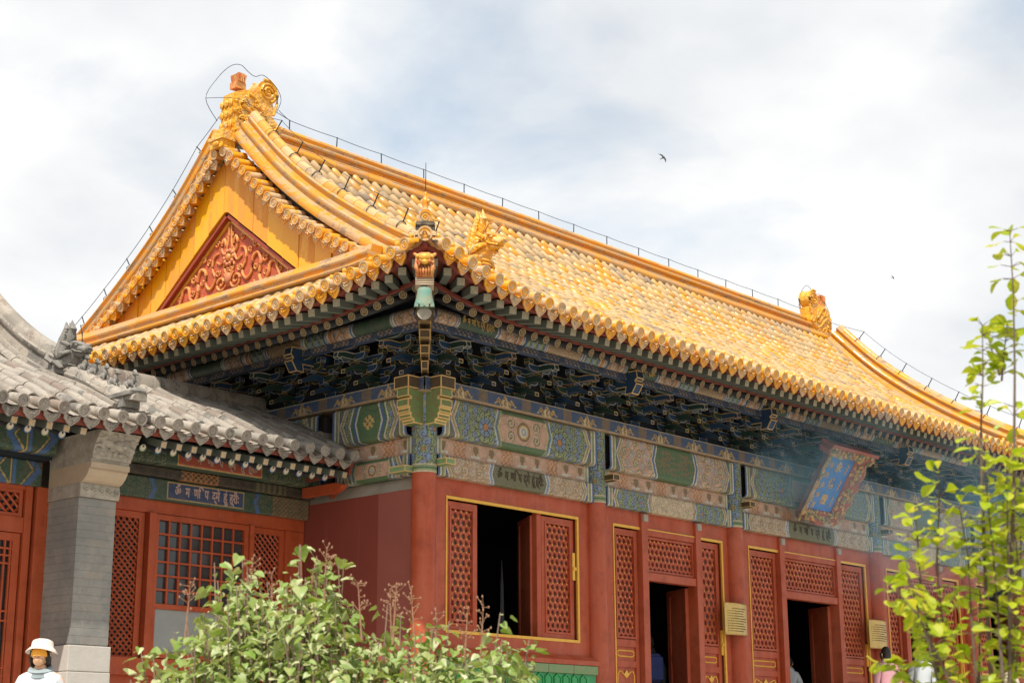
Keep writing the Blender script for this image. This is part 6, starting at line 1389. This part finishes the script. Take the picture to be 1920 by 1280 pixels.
sm2 = MB().ball((0, 0, 0), 1.0, 0, 24, 14).ob('incense_smoke', 'smoke_dense', None, loc=(7.7, -1.5, 6.4), scale=(1.6, .8, .9)); tag(sm2, 'denser wisp of blue incense smoke left of the name board', 'smoke', kind='stuff')
SC.cycles.volume_step_rate = 2.0; SC.cycles.volume_max_steps = 64
# ------------------------------------------------------------------ plants in the foreground
RH = Vector((math.cos(HEAD), -math.sin(HEAD), 0)); FH = Vector((math.sin(HEAD), math.cos(HEAD), 0))
def leaf_mesh(kind, c1=.18, c2=.28, wv=0.):
    m = MB()
    if kind == 'heart': prof = [(0, -.02), (.32, -.10), (.5, .08), (.46, .32), (.3, .62), (.12, .86), (0, 1.0)]
    else: prof = [(0, 0), (.10, .18), (.24, .45), (.33, .68), (.26, .88), (.12, .97), (0, 1.0)]
    mid = [(0, y) for y in (-.0, .02, .12, .34, .62, .86, 1.0)]; bend = lambda x, y: -c1*y*y+abs(x)*c2+wv*math.sin(y*9+x*6)
    for s in (-1, 1):
        v = [(s*x, y, bend(x, y)) for x, y in prof]+[(0, y, bend(0, y)-.0) for _, y in mid]; n = len(prof)
        m.add(v, [(i, i+1, n+i+1, n+i) for i in range(n-1)])
    return m
LH = [leaf_mesh('heart'), leaf_mesh('heart', .45, .05, .04), leaf_mesh('heart', -.15, .5, .03), leaf_mesh('heart', .3, -.2, .05)]; LO = [leaf_mesh('obovate'), leaf_mesh('obovate', .5, .35, .03), leaf_mesh('obovate', -.2, .1, .04), leaf_mesh('obovate', .3, .6)]
def scatter(leaves, lm, matn, parent, name, crown):
    me = [q.mesh(name, matn, True) for q in lm]; hv_ = [np.array(q.v) for q in lm]; leaves.sort(key=lambda t: t[0]); big = MB()
    for i, (d, M) in enumerate(leaves):
        q = random.randrange(len(lm))
        if i < 299: ob(name, me[q], parent, M=M)
        else: A = np.array(M); big.add((hv_[q] @ A[:3, :3].T+A[:3, 3]).tolist(), lm[q].f)
    if big.v: tag(big.ob(crown, matn, parent, smooth=True), kind='stuff')
def leaf_M(p, out, size, droop):
    # leaf base at p, blade pointing along 'out' bent downwards
    y = (out+Vector((0, 0, -droop))).normalized(); up = Vector((random.uniform(-.6, .6), random.uniform(-.6, .6), 1)); x = y.cross(up).normalized(); z = x.cross(y)
    M = Matrix((x*size*random.uniform(.85, 1.1), y*size, z*size)).transposed().to_4x4(); M.translation = p; return M
# lilac bush
bush = thing('lilac_bush', 'bushy lilac with pale heart-shaped leaves in front of the corner column', 'bush', (-10.22, -9.63, 0))
BT = [(-1.06, 1.85), (-.99, 2.10), (-.89, 2.21), (-.72, 2.27), (-.61, 2.52), (-.5, 2.60), (-.39, 2.50), (-.28, 2.55), (-.19, 2.66), (-.08, 2.62), (.06, 2.56), (.09, 2.38), (.2, 2.29), (.39, 2.31), (.5, 2.28), (.64, 2.20), (.78, 2.23), (.89, 2.27), (1.06, 2.14), (1.14, 1.80)]
B0 = Vector((-10.22, -9.63, 0)); stems = MB(); leaves = []
def bpt(l, d, z): return B0+RH*l+FH*d+Vector((0, 0, z))
shoots = []
for i in range(260):
    l = random.uniform(-1.04, 1.08); d = random.gauss(0, .38); tz = float(interp(l, BT)); z = tz-abs(d)*.55-abs(random.gauss(0, .10)); 
    if random.random() < .25: z -= random.uniform(.1, .8)
    shoots.append((l, d, z))
for (l, z) in ((-.61, 2.54), (-.50, 2.60), (-.19, 2.66), (-.16, 2.63), (.05, 2.58), (.03, 2.54), (-.10, 2.60), (.89, 2.28), (1.04, 2.14), (-.97, 2.10), (.62, 2.24), (.30, 2.32), (-.36, 2.46)): shoots.append((l, random.uniform(-.15, .1), z))
for (l, d, z) in shoots:
    tip = bpt(l, d, z); base = bpt(l*.25+random.uniform(-.1, .1), d*.3, .0); mid = base.lerp(tip, .55)+RH*l*.18+Vector((0, 0, .1)); m2 = mid.lerp(tip, .55)+RH*random.uniform(-.04, .04)
    stems.tube([base, mid, m2, tip], [.017, .010, .006, .003], 5)
    n = random.randint(22, 36)
    for k in range(n):
        t = (k+random.random())/n; p = mid.lerp(m2, t/.5) if t < .5 else m2.lerp(tip, (t-.5)/.5); a = random.uniform(0, 6.283)
        o = (RH*math.cos(a)+FH*math.sin(a)-FH*.25+Vector((0, 0, random.uniform(-.1, .5)))).normalized(); q = p+o*random.uniform(.02, .07)
        leaves.append(((q-CAM).length-.6*q.z, leaf_M(q, o, random.choice((.024, .034, .045, .056, .075))*random.uniform(.85, 1.1), random.uniform(.0, 1.3))))
for i in range(4400):
    l = random.uniform(-1.0, 1.05); d = random.uniform(-.75, .4); z = random.uniform(1.2, float(interp(l, BT))-.05-abs(d)*.5); a = random.uniform(0, 6.283); q = bpt(l, d, z)
    o = (RH*math.cos(a)+FH*math.sin(a)*.6-FH*.5+Vector((0, 0, .2))).normalized(); leaves.append(((q-CAM).length-.6*q.z, leaf_M(q, o, random.uniform(.028, .062), random.uniform(.2, 1.2))))
stems.ob('stem', 'bark_pink', bush); scatter(leaves, LH, 'leaf_lilac', bush, 'leaf', 'foliage')
dry = MB()
for (l, z) in ((-.42, 2.58), (-.33, 2.50), (-.02, 2.62), (.30, 2.42), (.36, 2.40), (.42, 2.41), (.72, 2.30), (.80, 2.33), (-.10, 2.50), (-.7, 2.40), (.16, 2.42), (.55, 2.31)):
    d = random.uniform(-.3, .1); b_ = bpt(l+random.uniform(-.03, .03), d, z-.30); t_ = bpt(l, d, z); dry.tube([b_, t_], [.006, .002], 5)
    for k in range(16):
        t = random.uniform(.4, 1); p = b_.lerp(t_, t); q = p+RH*random.uniform(-.05, .05)+FH*random.uniform(-.04, .04)+Vector((0, 0, random.uniform(.0, .05))); dry.tube([p, q], [.002, .0015], 4); dry.ball(q, (.005, .005, .008), 0, 5, 4)
tag(dry.ob('seed_head', 'twig_dry', bush), kind='stuff')
# tall leafy shrub at the right
shrub = thing('leafy_shrub', 'tall thin-stemmed shrub with bright yellow-green leaves at the right edge', 'shrub', (-10.38, -13.26, 0))
S0 = Vector((-10.38, -13.26, 0)); st = MB(); lv = []
LINES = [[(.21, 3.42), (.22, 3.18), (.22, 2.89), (.21, 2.51), (.19, 2.13), (.18, 1.75), (.08, .5), (.02, 0)], [(.12, 3.08), (.12, 2.89), (.11, 2.7), (.11, 2.51), (.12, 2.13), (.14, 1.75), (.06, .5), (0, 0)], [(.16, 3.08), (.18, 3.01), (.21, 2.91)], [(.245, 3.1), (.23, 2.99), (.22, 2.89)],
 [(-.03, 2.54), (-.03, 2.4), (-.04, 2.21), (-.01, 1.94), (.02, 1.75), (.02, .4)], [(-.12, 2.42), (-.11, 2.3), (-.10, 2.15), (-.06, 1.94), (-.01, 1.75), (.0, .4)], [(-.19, 2.21), (-.16, 2.09), (-.11, 1.94), (-.06, 1.75), (-.01, .3)], [(.06, 2.61), (.08, 2.42), (.10, 2.21), (.12, 1.94), (.13, 1.75), (.05, .4)],
 [(-.26, 2.08), (-.19, 2.01), (-.11, 1.86), (-.06, 1.75), (-.02, .3)], [(.25, 2.78), (.25, 2.51), (.23, 2.13), (.22, 1.75), (.08, .4)], [(-.28, 1.86), (-.18, 1.82), (-.08, 1.75), (-.02, .4)], [(.02, 2.4), (.05, 2.23), (.06, 2.02), (.08, 1.75), (.03, .4)], [(.16, 2.55), (.16, 2.36), (.16, 2.09), (.16, 1.75), (.05, .4)], [(-.08, 2.11), (-.03, 1.98), (0, 1.75), (0, .3)],
 [(.20, 2.42), (.22, 2.2), (.2, 1.9), (.15, 1.6)], [(.29, 2.6), (.28, 2.3), (.26, 1.9), (.2, 1.5)], [(.10, 2.3), (.13, 2.1), (.12, 1.8), (.1, 1.4)]]
for li, L in enumerate(LINES):
    d0 = random.uniform(-.16, .22); L = [(l+.07*max(0, z-1.5), z+.07*max(0, z-1.75)) for l, z in L]; P = [S0+RH*l+FH*(d0 if z > 1 else d0*z)+Vector((0, 0, z)) for l, z in L]; n = len(P); zt = L[0][1]
    st.tube(P, [.0018+.0014*i for i in range(n)], 6)
    tot = 0; z_end = 1.55
    for a, b_ in zip(P[:-1], P[1:]):
        seg = (b_-a).length; k = 0.
        while k < seg:
            p = a.lerp(b_, k/seg)
            if p.z < z_end: break
            dt = (zt-p.z); tall = li in (0, 1)
            if tall and dt > .36 and p.z > 2.55 and random.random() < .80: k += .06; continue
            for c_ in range(random.randint(3, 4) if dt < .25 else random.randint(1, 3)):
                an = random.uniform(0, 6.283); o = (RH*math.cos(an)+FH*math.sin(an)+Vector((0, 0, random.uniform(.1, .7)))).normalized(); pe = p+o*random.uniform(.012, .045); st.tube([p, pe], [.0018, .0012], 4)
                lv.append(((pe-CAM).length, leaf_M(pe, o, random.uniform(.038, .082)*(1.15 if dt < .1 else 1), random.uniform(.0, .7))))
            k += random.uniform(.03, .055) if not tall else random.uniform(.035, .07)
st.ob('stem', 'bark', shrub); scatter(lv, LO, 'leaf_young', shrub, 'leaf', 'foliage')
